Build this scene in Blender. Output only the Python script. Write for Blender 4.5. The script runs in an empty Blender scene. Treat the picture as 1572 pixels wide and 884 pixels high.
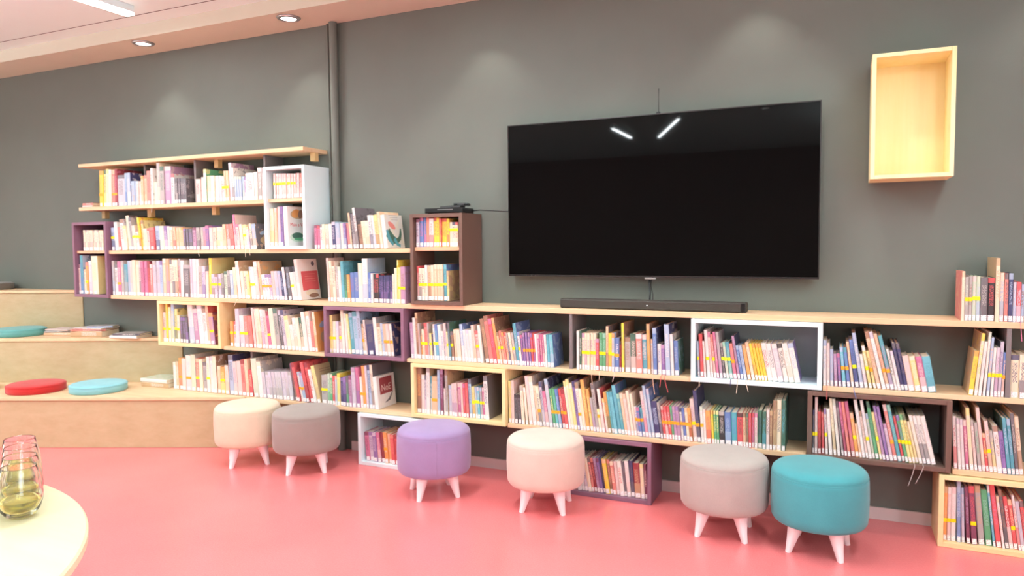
import bpy, bmesh, math, random
from mathutils import Vector, Matrix
random.seed(11)
SC = bpy.context.scene
COL = SC.collection

# ------------------------------------------------------------------ camera, light, exposure
CAM_POS = Vector((0.0, -4.0452, 1.4))
cam_d = bpy.data.cameras.new('camera')
cam_d.sensor_fit = 'HORIZONTAL'; cam_d.sensor_width = 36.0
cam_d.lens = 1115.9 / 1572 * 36.0
cam_d.clip_start = 0.05; cam_d.clip_end = 60
cam = bpy.data.objects.new('camera', cam_d); COL.objects.link(cam)
_r = Vector((0.911, 0.4122, -0.0086)); _u = Vector((-0.0166, 0.0576, 0.9982)); _f = Vector((-0.412, 0.9093, -0.0593))
cam.matrix_world = Matrix(((_r.x, _u.x, -_f.x, CAM_POS.x), (_r.y, _u.y, -_f.y, CAM_POS.y), (_r.z, _u.z, -_f.z, CAM_POS.z), (0, 0, 0, 1)))
SC.camera = cam
SC.view_settings.view_transform = 'Standard'
SC.view_settings.look = 'None'
SC.view_settings.exposure = -0.41
SC.view_settings.gamma = 1.0
SC.view_settings.use_curve_mapping = False
SC.cycles.use_denoising = True
SC.cycles.max_bounces = 20
SC.cycles.diffuse_bounces = 5
SC.cycles.glossy_bounces = 8
SC.cycles.transmission_bounces = 20
SC.cycles.caustics_reflective = False
SC.cycles.caustics_refractive = True
SC.cycles.sample_clamp_indirect = 6.0
world = bpy.data.worlds.new('world'); SC.world = world
world.use_nodes = True
world.node_tree.nodes['Background'].inputs[0].default_value = (0.9, 0.95, 1.0, 1)
world.node_tree.nodes['Background'].inputs[1].default_value = 0.25
BAR_WATTS = 38.0
BAR_COLOR = (0.86, 0.965, 1.0)
SPOT_WATTS = 24.0
SPOT_COLOR = (0.97, 0.95, 0.88)
WINDOW_WATTS = 120.0
UP_WATTS = 66.0
CEIL_SPOT_WATTS = 50.0

# ------------------------------------------------------------------ colours and materials
def lin(c):
    c = c / 255.0
    return c / 12.92 if c <= 0.04045 else ((c + 0.055) / 1.055) ** 2.4
def rgb(*c): return (lin(c[0]), lin(c[1]), lin(c[2]), 1.0)

class NT:
    def __init__(s, name):
        s.m = bpy.data.materials.new(name); s.m.use_nodes = True
        s.t = s.m.node_tree; s.t.nodes.clear()
        s.out = s.n('ShaderNodeOutputMaterial'); s.b = s.n('ShaderNodeBsdfPrincipled')
        s.l(s.b.outputs[0], s.out.inputs[0])
    def n(s, k, **kw):
        x = s.t.nodes.new(k)
        for a, v in kw.items(): setattr(x, a, v)
        return x
    def l(s, a, b): s.t.links.new(a, b)
    def math(s, op, a, b=None, c=None):
        x = s.n('ShaderNodeMath', operation=op)
        for i, v in enumerate((a, b, c)):
            if v is None: continue
            if isinstance(v, (int, float)): x.inputs[i].default_value = v
            else: s.l(v, x.inputs[i])
        return x.outputs[0]
    def mix(s, fac, a, b):
        x = s.n('ShaderNodeMix', data_type='RGBA')
        for i, v in ((0, fac), (6, a), (7, b)):
            if isinstance(v, (int, float)): x.inputs[i].default_value = v
            elif isinstance(v, tuple): x.inputs[i].default_value = v
            else: s.l(v, x.inputs[i])
        return x.outputs[2]

def plain(name, col, rough=0.6, var=0.04, scale=6.0, bump=0.0, spec=0.4, bscale=300.0, metal=0.0):
    t = NT(name); b = t.b
    tc = t.n('ShaderNodeTexCoord'); no = t.n('ShaderNodeTexNoise'); no.inputs['Scale'].default_value = scale; no.inputs['Detail'].default_value = 4
    t.l(tc.outputs['Object'], no.inputs['Vector'])
    c = rgb(*col)
    lo = tuple(x * (1 - var * 2) for x in c[:3]) + (1,); hi = tuple(min(1, x * (1 + var * 2)) for x in c[:3]) + (1,)
    t.l(t.mix(no.outputs[0], lo, hi), b.inputs['Base Color'])
    b.inputs['Roughness'].default_value = rough; b.inputs['Specular IOR Level'].default_value = spec
    b.inputs['Metallic'].default_value = metal
    if bump:
        n2 = t.n('ShaderNodeTexNoise'); n2.inputs['Scale'].default_value = bscale; n2.inputs['Detail'].default_value = 3
        t.l(tc.outputs['Object'], n2.inputs['Vector'])
        bp = t.n('ShaderNodeBump'); bp.inputs['Strength'].default_value = bump; bp.inputs['Distance'].default_value = 0.002
        t.l(n2.outputs[0], bp.inputs['Height']); t.l(bp.outputs[0], b.inputs['Normal'])
    return t.m

def wood(name, c1, c2, rough=0.45, axis='X', scale=1.0, spec=0.35):
    t = NT(name); tc = t.n('ShaderNodeTexCoord'); mp = t.n('ShaderNodeMapping')
    s = {'X': (0.5, 14, 14), 'Z': (14, 14, 0.8), 'Y': (14, 0.8, 14)}[axis]
    mp.inputs['Scale'].default_value = tuple(v * scale for v in s)
    t.l(tc.outputs['Object'], mp.inputs['Vector'])
    no = t.n('ShaderNodeTexNoise'); no.inputs['Scale'].default_value = 1.6; no.inputs['Detail'].default_value = 8; no.inputs['Roughness'].default_value = 0.65; no.inputs['Distortion'].default_value = 0.15
    t.l(mp.outputs[0], no.inputs['Vector'])
    rp = t.n('ShaderNodeMapRange'); rp.inputs[1].default_value = 0.3; rp.inputs[2].default_value = 0.7
    t.l(no.outputs[0], rp.inputs[0])
    t.l(t.mix(rp.outputs[0], rgb(*c1), rgb(*c2)), t.b.inputs['Base Color'])
    t.b.inputs['Roughness'].default_value = rough; t.b.inputs['Specular IOR Level'].default_value = spec
    return t.m

M = {}
M['wall'] = plain('dark_grey_wall_paint', (105, 110, 103), 0.62, 0.05, 3.0, 0.15, 0.3, 160)
M['wall_pale'] = plain('pale_wall_paint', (226, 218, 205), 0.8, 0.02)
M['wall_far'] = plain('muted_wall_paint', (120, 112, 104), 0.8, 0.02)
M['ceiling'] = plain('white_ceiling_paint', (224, 240, 240), 0.85, 0.01)
M['soffit'] = plain('cream_soffit_paint', (208, 204, 186), 0.8, 0.02)
M['pipe'] = plain('grey_pipe_paint', (105, 109, 102), 0.55, 0.03)
M['baseboard'] = plain('pale_grey_baseboard', (214, 200, 198), 0.5, 0.02)
M['board'] = wood('birch_shelf_board', (226, 187, 146), (240, 208, 170))
M['bench'] = wood('birch_bench_plywood', (181, 162, 126), (192, 175, 140), 0.5, 'X', 0.8)
M['yellow_box'] = wood('pale_yellow_birch', (250, 232, 172), (253, 240, 192), 0.5, 'Z')
M['birch_box'] = wood('pale_birch_veneer', (243, 215, 158), (250, 226, 174), 0.45, 'X')
M['white_box'] = plain('white_laminate', (226, 244, 248), 0.4, 0.01)
M['grey_back'] = plain('light_grey_back_board', (150, 158, 158), 0.6, 0.02)
M['brown_box'] = plain('taupe_brown_laminate', (108, 82, 72), 0.5, 0.05)
M['plum_box'] = plain('mauve_plum_laminate', (134, 98, 118), 0.5, 0.05)
M['divider'] = plain('grey_divider_laminate', (120, 112, 112), 0.5, 0.03)
M['pinkwood'] = wood('rosy_birch', (222, 172, 136), (234, 188, 152))
M['black'] = plain('black_plastic', (22, 21, 22), 0.35, 0.02)
M['bar_grey'] = plain('dark_grey_speaker_cloth', (58, 53, 48), 0.7, 0.05, 40, 0.4)
M['silver'] = plain('satin_silver', (190, 190, 192), 0.3, 0.02, metal=0.8)
M['white_leg'] = plain('white_painted_wood', (250, 240, 242), 0.35, 0.01)
M['paper'] = plain('page_edges', (236, 224, 200), 0.85, 0.03, 60)
M['table'] = wood('pale_table_top', (236, 230, 186), (242, 236, 198), 0.35, 'X', 0.5)
M['bracket'] = wood('bracket_wood', (205, 170, 118), (222, 190, 136), 0.5, 'Z')

def fabric(name, col, dark=0.86):
    t = NT(name); tc = t.n('ShaderNodeTexCoord')
    n1 = t.n('ShaderNodeTexNoise'); n1.inputs['Scale'].default_value = 7; n1.inputs['Detail'].default_value = 5
    n2 = t.n('ShaderNodeTexNoise'); n2.inputs['Scale'].default_value = 420; n2.inputs['Detail'].default_value = 2
    t.l(tc.outputs['Object'], n1.inputs['Vector']); t.l(tc.outputs['Object'], n2.inputs['Vector'])
    c = rgb(*col); d = tuple(x * dark for x in c[:3]) + (1,)
    f = t.math('MULTIPLY_ADD', n1.outputs[0], 0.6, t.math('MULTIPLY', n2.outputs[0], 0.4))
    rp = t.n('ShaderNodeMapRange'); rp.inputs[1].default_value = 0.35; rp.inputs[2].default_value = 0.65; t.l(f, rp.inputs[0])
    t.l(t.mix(rp.outputs[0], d, c), t.b.inputs['Base Color'])
    t.b.inputs['Roughness'].default_value = 0.95; t.b.inputs['Specular IOR Level'].default_value = 0.1
    t.b.inputs['Sheen Weight'].default_value = 0.25; t.b.inputs['Sheen Roughness'].default_value = 0.5
    bp = t.n('ShaderNodeBump'); bp.inputs['Strength'].default_value = 0.35; bp.inputs['Distance'].default_value = 0.0015
    t.l(n2.outputs[0], bp.inputs['Height']); t.l(bp.outputs[0], t.b.inputs['Normal'])
    return t.m
M['f_cream'] = fabric('cream_velour', (222, 207, 182))
M['f_greige'] = fabric('greige_velour', (152, 140, 134))
M['f_lilac'] = fabric('lilac_velour', (158, 136, 178))
M['f_ivory'] = fabric('ivory_velour', (220, 200, 187))
M['f_beige'] = fabric('pale_beige_velour', (178, 168, 162))
M['f_teal'] = fabric('teal_velour', (78, 158, 166))
M['c_red'] = fabric('red_felt', (200, 52, 52))
M['c_blue'] = fabric('light_blue_felt', (140, 202, 212))
M['c_teal'] = fabric('sea_green_felt', (110, 176, 172))
M['c_cream'] = fabric('cream_felt', (232, 224, 206))
M['c_grey'] = fabric('grey_felt', (120, 110, 100))

def floor_mat():
    t = NT('coral_vinyl_floor'); tc = t.n('ShaderNodeTexCoord')
    n1 = t.n('ShaderNodeTexNoise'); n1.inputs['Scale'].default_value = 1.2; n1.inputs['Detail'].default_value = 6
    n2 = t.n('ShaderNodeTexNoise'); n2.inputs['Scale'].default_value = 160; n2.inputs['Detail'].default_value = 3
    t.l(tc.outputs['Object'], n1.inputs['Vector']); t.l(tc.outputs['Object'], n2.inputs['Vector'])
    f = t.math('ADD', t.math('MULTIPLY', n1.outputs[0], 0.5), t.math('MULTIPLY', n2.outputs[0], 0.5))
    rp = t.n('ShaderNodeMapRange'); rp.inputs[1].default_value = 0.35; rp.inputs[2].default_value = 0.65; t.l(f, rp.inputs[0])
    t.l(t.mix(rp.outputs[0], rgb(230, 120, 121), rgb(240, 134, 135)), t.b.inputs['Base Color'])
    t.b.inputs['Roughness'].default_value = 0.24; t.b.inputs['Specular IOR Level'].default_value = 0.5
    bp = t.n('ShaderNodeBump'); bp.inputs['Strength'].default_value = 0.06; bp.inputs['Distance'].default_value = 0.002
    t.l(n2.outputs[0], bp.inputs['Height']); t.l(bp.outputs[0], t.b.inputs['Normal'])
    return t.m
M['floor'] = floor_mat()
M['floor_pale'] = plain('pale_bounce_floor', (214, 212, 206), 0.4, 0.02)

def emit(name, col, strength):
    t = NT(name); t.b.inputs['Base Color'].default_value = (0.8, 0.8, 0.8, 1)
    t.b.inputs['Emission Color'].default_value = col; t.b.inputs['Emission Strength'].default_value = strength
    return t.m
M['lamp_glow'] = emit('lamp_diffuser', (1, 0.96, 0.9, 1), 9.0)
M['led_dot'] = emit('led_dot', (0.9, 0.95, 1, 1), 2.0)

t = NT('tv_glass'); t.b.inputs['Base Color'].default_value = (0.003, 0.0025, 0.003, 1); t.b.inputs['Roughness'].default_value = 0.03; t.b.inputs['Specular IOR Level'].default_value = 0.17
_n = t.n('ShaderNodeTexNoise'); _n.inputs['Scale'].default_value = 2.0
t.l(t.mix(_n.outputs[0], (0.002, 0.0016, 0.0018, 1), (0.003, 0.0024, 0.0024, 1)), t.b.inputs['Base Color'])
M['tv'] = t.m
t = NT('clear_glass'); t.b.inputs['Base Color'].default_value = (1, 1, 1, 1); t.b.inputs['Roughness'].default_value = 0.0; t.b.inputs['Transmission Weight'].default_value = 1.0; t.b.inputs['IOR'].default_value = 1.45
M['glass'] = t.m
t = NT('white_wine'); t.b.inputs['Base Color'].default_value = (1.0, 0.90, 0.34, 1); t.b.inputs['Roughness'].default_value = 0.0; t.b.inputs['Transmission Weight'].default_value = 1.0; t.b.inputs['IOR'].default_value = 1.34
M['wine'] = t.m

PAL = {  # letter: (colour, words)
'w': ((234, 229, 224), 'white'), 'c': ((238, 222, 194), 'cream'), 'p': ((228, 200, 194), 'pale pink'), 'l': ((200, 192, 208), 'pale lilac'),
'b': ((158, 184, 214), 'pale blue'), 'B': ((76, 110, 178), 'blue'), 'n': ((62, 62, 100), 'navy'), 't': ((62, 148, 166), 'teal'),
'T': ((92, 182, 202), 'turquoise'), 'g': ((70, 158, 104), 'green'), 'G': ((70, 104, 88), 'dark green'), 'e': ((196, 212, 188), 'pale green'),
'y': ((240, 206, 50), 'yellow'), 'Y': ((236, 218, 136), 'pale yellow'), 'o': ((234, 150, 70), 'orange'), 'O': ((238, 188, 150), 'peach'),
'r': ((208, 66, 70), 'red'), 'R': ((142, 56, 62), 'dark red'), 'k': ((58, 50, 52), 'black'), 'K': ((104, 98, 104), 'charcoal'),
's': ((168, 162, 160), 'grey'), 'm': ((194, 96, 138), 'magenta'), 'M': ((172, 130, 168), 'mauve'), 'v': ((118, 90, 156), 'violet'),
'd': ((140, 98, 74), 'brown'), 'D': ((196, 160, 116), 'tan'), 'q': ((220, 118, 108), 'salmon'), 'a': ((134, 196, 174), 'mint'),
'z': ((122, 66, 88), 'plum')}

for _k in list(PAL):
    _c, _w = PAL[_k]; _m = 0.05 if _k in 'knKGRz' else 0.20
    PAL[_k] = (tuple(a * (1 - _m) + b * _m for a, b in zip(_c, (222, 204, 198))), _w)
def cover_mat():
    """printed book jacket: colours come from the book itself, title strokes and ornament are a procedural pattern"""
    t = NT('printed_book_cover')
    a1 = t.n('ShaderNodeVertexColor', layer_name='ink_a'); a2 = t.n('ShaderNodeVertexColor', layer_name='ink_b')
    uv = t.n('ShaderNodeUVMap', uv_map='metric'); un = t.n('ShaderNodeUVMap', uv_map='unit')
    su = t.n('ShaderNodeSeparateXYZ'); t.l(un.outputs[0], su.inputs[0])
    spine = a1.outputs['Alpha']; kind = a2.outputs['Alpha']
    u, v = su.outputs[0], su.outputs[1]
    n1 = t.n('ShaderNodeTexNoise'); n1.inputs['Scale'].default_value = 260; n1.inputs['Detail'].default_value = 1
    mp = t.n('ShaderNodeMapping'); mp.inputs['Scale'].default_value = (1.5, 0.5, 1); t.l(uv.outputs[0], mp.inputs[0]); t.l(mp.outputs[0], n1.inputs['Vector'])
    n2 = t.n('ShaderNodeTexNoise'); n2.inputs['Scale'].default_value = 22; n2.inputs['Detail'].default_value = 3; t.l(uv.outputs[0], n2.inputs['Vector'])
    title = t.math('MULTIPLY', t.math('GREATER_THAN', n1.outputs[0], 0.50), t.math('MULTIPLY', t.math('GREATER_THAN', v, 0.36), t.math('LESS_THAN', v, 0.82)))
    title = t.math('MULTIPLY', title, t.math('LESS_THAN', t.math('ABSOLUTE', t.math('SUBTRACT', u, 0.5)), 0.30))
    band = t.math('MULTIPLY', t.math('GREATER_THAN', v, 0.88), t.math('GREATER_THAN', kind, 0.6))
    band2 = t.math('MULTIPLY', t.math('LESS_THAN', v, 0.42), t.math('LESS_THAN', kind, 0.28))
    blob = t.math('GREATER_THAN', n2.outputs[0], 0.56)
    sp = t.math('MAXIMUM', t.math('MULTIPLY', title, 0.75), t.math('MAXIMUM', t.math('MULTIPLY', band, 0.9), t.math('MULTIPLY', band2, 0.7)))
    cv = t.math('MULTIPLY', blob, 0.55)
    fac = t.math('ADD', t.math('MULTIPLY', sp, spine), t.math('MULTIPLY', cv, t.math('SUBTRACT', 1.0, spine)))
    t.l(t.mix(fac, a1.outputs['Color'], a2.outputs['Color']), t.b.inputs['Base Color'])
    t.b.inputs['Roughness'].default_value = 0.38; t.b.inputs['Specular IOR Level'].default_value = 0.45
    return t.m
M['cover'] = cover_mat()

def label_mat(name, base, ink, sc):
    t = NT(name); tc = t.n('ShaderNodeTexCoord'); n = t.n('ShaderNodeTexNoise'); n.inputs['Scale'].default_value = sc; n.inputs['Detail'].default_value = 1
    t.l(tc.outputs['Object'], n.inputs['Vector'])
    t.l(t.mix(t.math('GREATER_THAN', n.outputs[0], 0.6), rgb(*base), rgb(*ink)), t.b.inputs['Base Color']); t.b.inputs['Roughness'].default_value = 0.5
    return t.m
M['label'] = label_mat('white_call_number_label', (252, 246, 246), (206, 186, 186), 260)
M['st_y'] = label_mat('yellow_sticker', (255, 232, 0), (248, 206, 10), 200)
M['st_o'] = label_mat('orange_sticker', (255, 172, 40), (236, 140, 30), 260)
M['st_g'] = label_mat('lime_sticker', (236, 250, 30), (215, 225, 30), 260)

# ------------------------------------------------------------------ mesh helpers
def link(o, parent=None):
    COL.objects.link(o)
    if parent: o.parent = parent
    return o
def tag(o, label=None, cat=None, group=None, kind=None):
    if label: o['label'] = label
    if cat: o['category'] = cat
    if group: o['group'] = group
    if kind: o['kind'] = kind
    return o
def obj(name, bm, mat, parent=None, smooth=False, bevel=0.0, loc=None, rot=None):
    bmesh.ops.recalc_face_normals(bm, faces=bm.faces[:])
    me = bpy.data.meshes.new(name); bm.to_mesh(me); bm.free()
    for m in (mat if isinstance(mat, (list, tuple)) else [mat]): me.materials.append(m)
    if smooth:
        for p in me.polygons: p.use_smooth = True
    o = bpy.data.objects.new(name, me); link(o, parent)
    if loc is not None: o.location = loc
    if rot is not None: o.rotation_euler = rot
    if bevel:
        b = o.modifiers.new('bevel', 'BEVEL'); b.width = bevel; b.segments = 2; b.limit_method = 'ANGLE'; b.angle_limit = math.radians(40)
    return o
def thing(name, label, cat, loc=(0, 0, 0), rotz=0, group=None):
    o = bpy.data.objects.new(name, None); o.empty_display_size = 0.1; link(o); o.location = loc; o.rotation_euler = (0, 0, rotz)
    return tag(o, label, cat, group)
def bx(bm, x0, x1, y0, y1, z0, z1):
    v = [bm.verts.new((x, y, z)) for z in (z0, z1) for y in (y0, y1) for x in (x0, x1)]
    for f in ((0, 1, 3, 2), (4, 6, 7, 5), (0, 4, 5, 1), (2, 3, 7, 6), (0, 2, 6, 4), (1, 5, 7, 3)): bm.faces.new([v[i] for i in f])
def box(*a):
    bm = bmesh.new(); bx(bm, *a); return bm
def prism(bm, pts, z0, z1):
    lo = [bm.verts.new((p[0], p[1], z0)) for p in pts]; hi = [bm.verts.new((p[0], p[1], z1)) for p in pts]
    bm.faces.new(lo[::-1]); bm.faces.new(hi)
    for i in range(len(pts)):
        j = (i + 1) % len(pts); bm.faces.new((lo[i], lo[j], hi[j], hi[i]))
def prism_bm(pts, z0, z1):
    bm = bmesh.new(); prism(bm, pts, z0, z1); return bm
def lathe(prof, seg=48, bm=None, cx=0, cy=0, squash=None):
    bm = bm or bmesh.new(); rings = []
    for r, z in prof:
        if r < 1e-6: rings.append([bm.verts.new((cx, cy, z))])
        else: rings.append([bm.verts.new((cx + r * math.cos(2 * math.pi * i / seg), cy + r * math.sin(2 * math.pi * i / seg), z)) for i in range(seg)])
    for a, b in zip(rings, rings[1:]):
        for i in range(seg):
            j = (i + 1) % seg
            if len(a) == 1 and len(b) == 1: continue
            if len(a) == 1: bm.faces.new((a[0], b[j], b[i]))
            elif len(b) == 1: bm.faces.new((a[i], a[j], b[0]))
            else: bm.faces.new((a[i], a[j], b[j], b[i]))
    return bm
def tube(bm, pts, r, seg=8):
    pts = [Vector(p) for p in pts]; rings = []
    for i, p in enumerate(pts):
        d = (pts[min(i + 1, len(pts) - 1)] - pts[max(i - 1, 0)]).normalized()
        a = d.cross(Vector((0, 0, 1)));
        if a.length < 0.01: a = d.cross(Vector((1, 0, 0)))
        a.normalize(); b = d.cross(a).normalized()
        rings.append([bm.verts.new(p + (a * math.cos(2 * math.pi * k / seg) + b * math.sin(2 * math.pi * k / seg)) * r) for k in range(seg)])
    for q, w in zip(rings, rings[1:]):
        for k in range(seg): bm.faces.new((q[k], q[(k + 1) % seg], w[(k + 1) % seg], w[k]))
    bm.faces.new(rings[0][::-1]); bm.faces.new(rings[-1])
    return bm
def struct(name, bm, mat, **k): return tag(obj(name, bm, mat, **k), kind='structure')

# ------------------------------------------------------------------ the room
CEIL = 2.98
struct('floor', box(-9.6, 3.2, -4.6, 0.12, -0.08, 0.0), M['floor'])
struct('floor_rear', box(-9.6, 3.2, -9.2, -4.6, -0.08, 0.0), M['floor_pale'])  # unseen rear floor, made pale to weaken the pink bounce light
struct('wall_back', box(-9.6, 3.2, 0.0, 0.12, 0.0, 3.2), M['wall'])
struct('wall_left', box(-9.6, -9.48, -9.2, 0.0, 0.0, 3.2), M['wall_pale'])
struct('wall_right', box(3.08, 3.2, -9.2, 0.0, 0.0, 3.2), M['wall_pale'])
struct('wall_front', box(-9.48, 3.08, -9.2, -9.08, 0.0, 3.2), M['wall_far'])
struct('ceiling', box(-9.6, 3.2, -9.2, 0.12, CEIL, CEIL + 0.1), M['ceiling'])
struct('trim_1', box(-9.48, 3.08, -0.343, -0.0005, 2.89, CEIL), M['soffit'])
struct('trim_2', box(-9.48, 3.08, -0.50, -0.496, CEIL - 0.003, CEIL), M['divider'])
struct('baseboard_back', box(-3.05, 3.08, -0.012, -0.0005, 0.0, 0.062), M['baseboard'])

def linear_lamp(x, y, length, ang, label, w=BAR_WATTS, hang=0.0, hw=0.034):
    t = thing('linear_ceiling_lamp', label, 'lamp', (x, y, CEIL - hang), ang, 'linear lamps on the ceiling')
    if hang:
        for sy in (-0.4, 0.4): obj('hanging_wire', tube(bmesh.new(), [(0, sy * length, 0), (0, sy * length, hang)], 0.0015, 6), M['silver'], t)
        l = bpy.data.lights.new('added_uplight', 'AREA'); l.shape = 'RECTANGLE'; l.size = 0.06; l.size_y = length; l.energy = UP_WATTS; l.color = BAR_COLOR  # added uplight: neutral fill for the ceiling from the hanging lamps
        o = bpy.data.objects.new('added_uplight', l); link(o, t); o.location = (0, 0, 0.004); o.rotation_euler = (math.pi, 0, 0)
    bm = bmesh.new(); bx(bm, -hw, hw, -length / 2, length / 2, -0.045, 0.0)
    obj('housing', bm, M['white_box'], t, bevel=0.003)
    bm = bmesh.new(); bx(bm, -hw, hw, -length / 2, length / 2, -0.062, -0.0455)
    obj('diffuser', bm, M['lamp_glow'], t)
    l = bpy.data.lights.new('lamp_light', 'AREA'); l.shape = 'RECTANGLE'; l.size = hw * 2; l.size_y = length; l.energy = w; l.color = BAR_COLOR
    o = bpy.data.objects.new('lamp_light', l); link(o, t); o.location = (0, 0, -0.068)
for x, y, ln, a, lab, *hg in ((-4.27, -1.39, 1.5, 0.0, 'lit linear lamp on the ceiling nearest the corner of the wooden bench'),
                      (-2.77, -5.95, 0.95, 0.0, 'lit linear lamp mirrored straight in the television glass'),
                      (-2.12, -5.85, 1.55, -0.38, 'lit linear lamp mirrored slanting in the television glass'),
                      (-6.6, -2.6, 1.5, 0.5, 'added linear fill lamp above the far end of the bench', 0.45),  # this and the following hanging lamps are unseen, added as fill
                      (-1.9, -1.75, 1.3, 0.0, 'added linear fill lamp above the floor before the television', 0.15),
                      (0.7, -2.1, 1.5, 0.0, 'added linear fill lamp above the floor before the pale floor box', 0.45),
                      (-4.9, -3.2, 1.5, 0.0, 'added linear fill lamp above the round table', 0.45),
                      (0.4, -5.6, 1.5, 0.0, 'added linear fill lamp behind the viewer', 0.45),
                      (-6.6, -6.4, 1.5, 0.0, 'added linear fill lamp deep in the room', 0.45)):
    linear_lamp(x, y, ln, a, lab, hang=hg[0] if hg else 0.0, hw=0.018 if y < -5.7 and not hg else 0.034)

def downlight(x, label, y=-0.235, z=2.89, watts=None, cone=86, group='recessed downlights in the soffit'):
    t = thing('recessed_downlight', label, 'lamp', (x, y, z), 0, group)
    obj('trim_ring', lathe([(0.050, -0.006), (0.053, -0.012), (0.070, -0.010), (0.078, -0.001), (0.050, -0.001)], 32), M['silver'], t, smooth=True)
    obj('lens', lathe([(0.0, -0.0095), (0.035, -0.0095), (0.0505, -0.006)], 32), M['lamp_glow'], t, smooth=True)
    l = bpy.data.lights.new('downlight_beam', 'SPOT'); l.energy = watts or SPOT_WATTS; l.color = SPOT_COLOR; l.spot_size = math.radians(cone); l.spot_blend = 0.55; l.shadow_soft_size = 0.03
    o = bpy.data.objects.new('downlight_beam', l); link(o, t); o.location = (0, 0, -0.014)
for x, lab in ((-4.658, 'recessed downlight in the soffit above the topmost bookshelf'), (-3.309, 'recessed downlight in the soffit just beside the grey wall pipe'),
               (-1.96, 'recessed downlight in the soffit above the end of the television nearer the pipe'), (-0.42, 'recessed downlight in the soffit above the far end of the television'), (0.95, 'recessed downlight in the soffit past the yellow wall box')):
    downlight(x, lab)
for x, y, lab in ((-3.35, -0.70, 'recessed ceiling downlight over the cream stool'), (-2.15, -0.72, 'recessed ceiling downlight over the lilac stool'), (-1.2, -0.72, 'recessed ceiling downlight over the ivory stool'), (-0.2, -0.72, 'recessed ceiling downlight over the teal stool'),
                  (-0.84, -5.22, 'recessed ceiling downlight mirrored near the top corner of the television'), (-3.62, -5.07, 'recessed ceiling downlight mirrored at the pipe side of the television')):
    downlight(x, lab, y, CEIL, CEIL_SPOT_WATTS, 104, 'recessed downlights in the ceiling')

# added unseen fill window on the right wall, then window daylight from the left
struct('added_fill_window', box(3.06, 3.078, -6.8, -3.4, 0.9, 2.6), emit('window_light_and_fill', (0.93, 0.97, 1.0, 1), 2.2))
l = bpy.data.lights.new('window_light_and_fill', 'AREA'); l.shape = 'RECTANGLE'; l.size = 3.4; l.size_y = 1.7; l.energy = WINDOW_WATTS; l.color = (0.85, 0.95, 1.0)  # added cool fill from the right, behind the made-up window
o = bpy.data.objects.new('window_light_and_fill', l); link(o); o.location = (3.0, -5.1, 1.75); o.rotation_euler = (0, math.radians(90), 0)
struct('window_1', box(-9.478, -9.46, -6.8, -3.4, 0.9, 2.6), emit('window_light_and_fill', (0.93, 0.97, 1.0, 1), 2.2))
l = bpy.data.lights.new('window_light_and_fill', 'AREA'); l.shape = 'RECTANGLE'; l.size = 3.4; l.size_y = 1.7; l.energy = WINDOW_WATTS; l.color = (0.95, 0.97, 1.0)
o = bpy.data.objects.new('window_light_and_fill', l); link(o); o.location = (-9.4, -5.1, 1.75); o.rotation_euler = (0, math.radians(-90), 0)

# grey pipes on the wall
for nm, x0, r, lab in (('wall_pipe', -3.114, 0.027, 'dark grey painted round pipe running up the wall to the soffit'), ('slim_wall_pipe', -3.173, 0.009, 'slim grey conduit beside the round wall pipe')):
    bm = bmesh.new(); lathe([(0, 0.001), (r, 0.001), (r, 2.889), (0, 2.889)], 24, bm, 0, 0)
    o = obj(nm, bm, M['pipe'], smooth=True, loc=(x0, -r - 0.004, 0)); tag(o, lab, 'pipe')
    e = o.modifiers.new('edge', 'EDGE_SPLIT'); e.split_angle = math.radians(50)

# ------------------------------------------------------------------ tiered wooden bench
SL = 0.42
def line_y(x, x0): return SL * (x - x0)
def bench():
    t = thing('tiered_bench', 'pale birch tiered bench climbing three steps against the dark wall', 'bench', (-6, 0, 0))
    def put(name, pts, z0, z1, mat='bench'):
        o = obj(name, prism_bm([(p[0] + 6, p[1]) for p in pts], z0, z1), M[mat], t, bevel=0.002)
        return o
    for k, (x0, z0, z1) in enumerate(((-3.17, 0.001, 0.3365), (-4.615, 0.3605, 0.683), (-5.749, 0.7055, 1.032))):
        L = -9.47
        cut = -3.25 if k == 0 else x0 - 0.02
        put('riser', [(L, line_y(L, x0)), (cut, line_y(cut, x0)), (cut, -0.001), (L, -0.001)], z0, z1)
        # seat plank with a small nosing
        n = 0.012
        if k == 0:
            xe = -3.765
            put('tread', [(L, line_y(L, x0) - n), (xe, line_y(xe, x0) - n), (xe, -0.001), (L, -0.001)], 0.3375, 0.360, 'board')
        else:
            put('tread', [(L, line_y(L, x0) - n), (cut, line_y(cut, x0) - n), (cut, -0.001), (L, -0.001)], z1, z1 + 0.022, 'board')
bench()

def cushion(x, y, z, mat, label, r=0.19, h=0.058):
    pr = [(0, 0.0), (r - 0.008, 0.0), (r, 0.006), (r, h - 0.012), (r - 0.004, h - 0.004), (r - 0.014, h), (r * 0.5, h + 0.002), (0, h + 0.002)]
    t = thing('round_cushion', label, 'cushion', (x, y, z), random.random() * 3, 'round seat cushions on the bench')
    obj('pad', lathe(pr, 64), M[mat], t, smooth=True)
    bm = bmesh.new(); tube(bm, [((r + 0.0005) * math.cos(a * math.pi / 24), (r + 0.0005) * math.sin(a * math.pi / 24), h - 0.009) for a in range(49)], 0.002, 6)
    obj('piping', bm, M[mat], t, smooth=True)
cushion(-4.945, -0.49, 0.3605, 'c_blue', 'light blue round cushion on the lowest bench step')
cushion(-5.375, -0.67, 0.3605, 'c_red', 'red round cushion on the lowest bench step')
cushion(-5.86, -0.86, 0.3605, 'c_cream', 'cream round cushion at the picture edge on the lowest step')
cushion(-6.05, -0.36, 0.7055, 'c_teal', 'sea green round cushion on the middle bench step')
cushion(-6.68, -0.20, 1.0545, 'c_grey', 'dark grey round cushion on the top bench step', 0.17)

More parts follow.
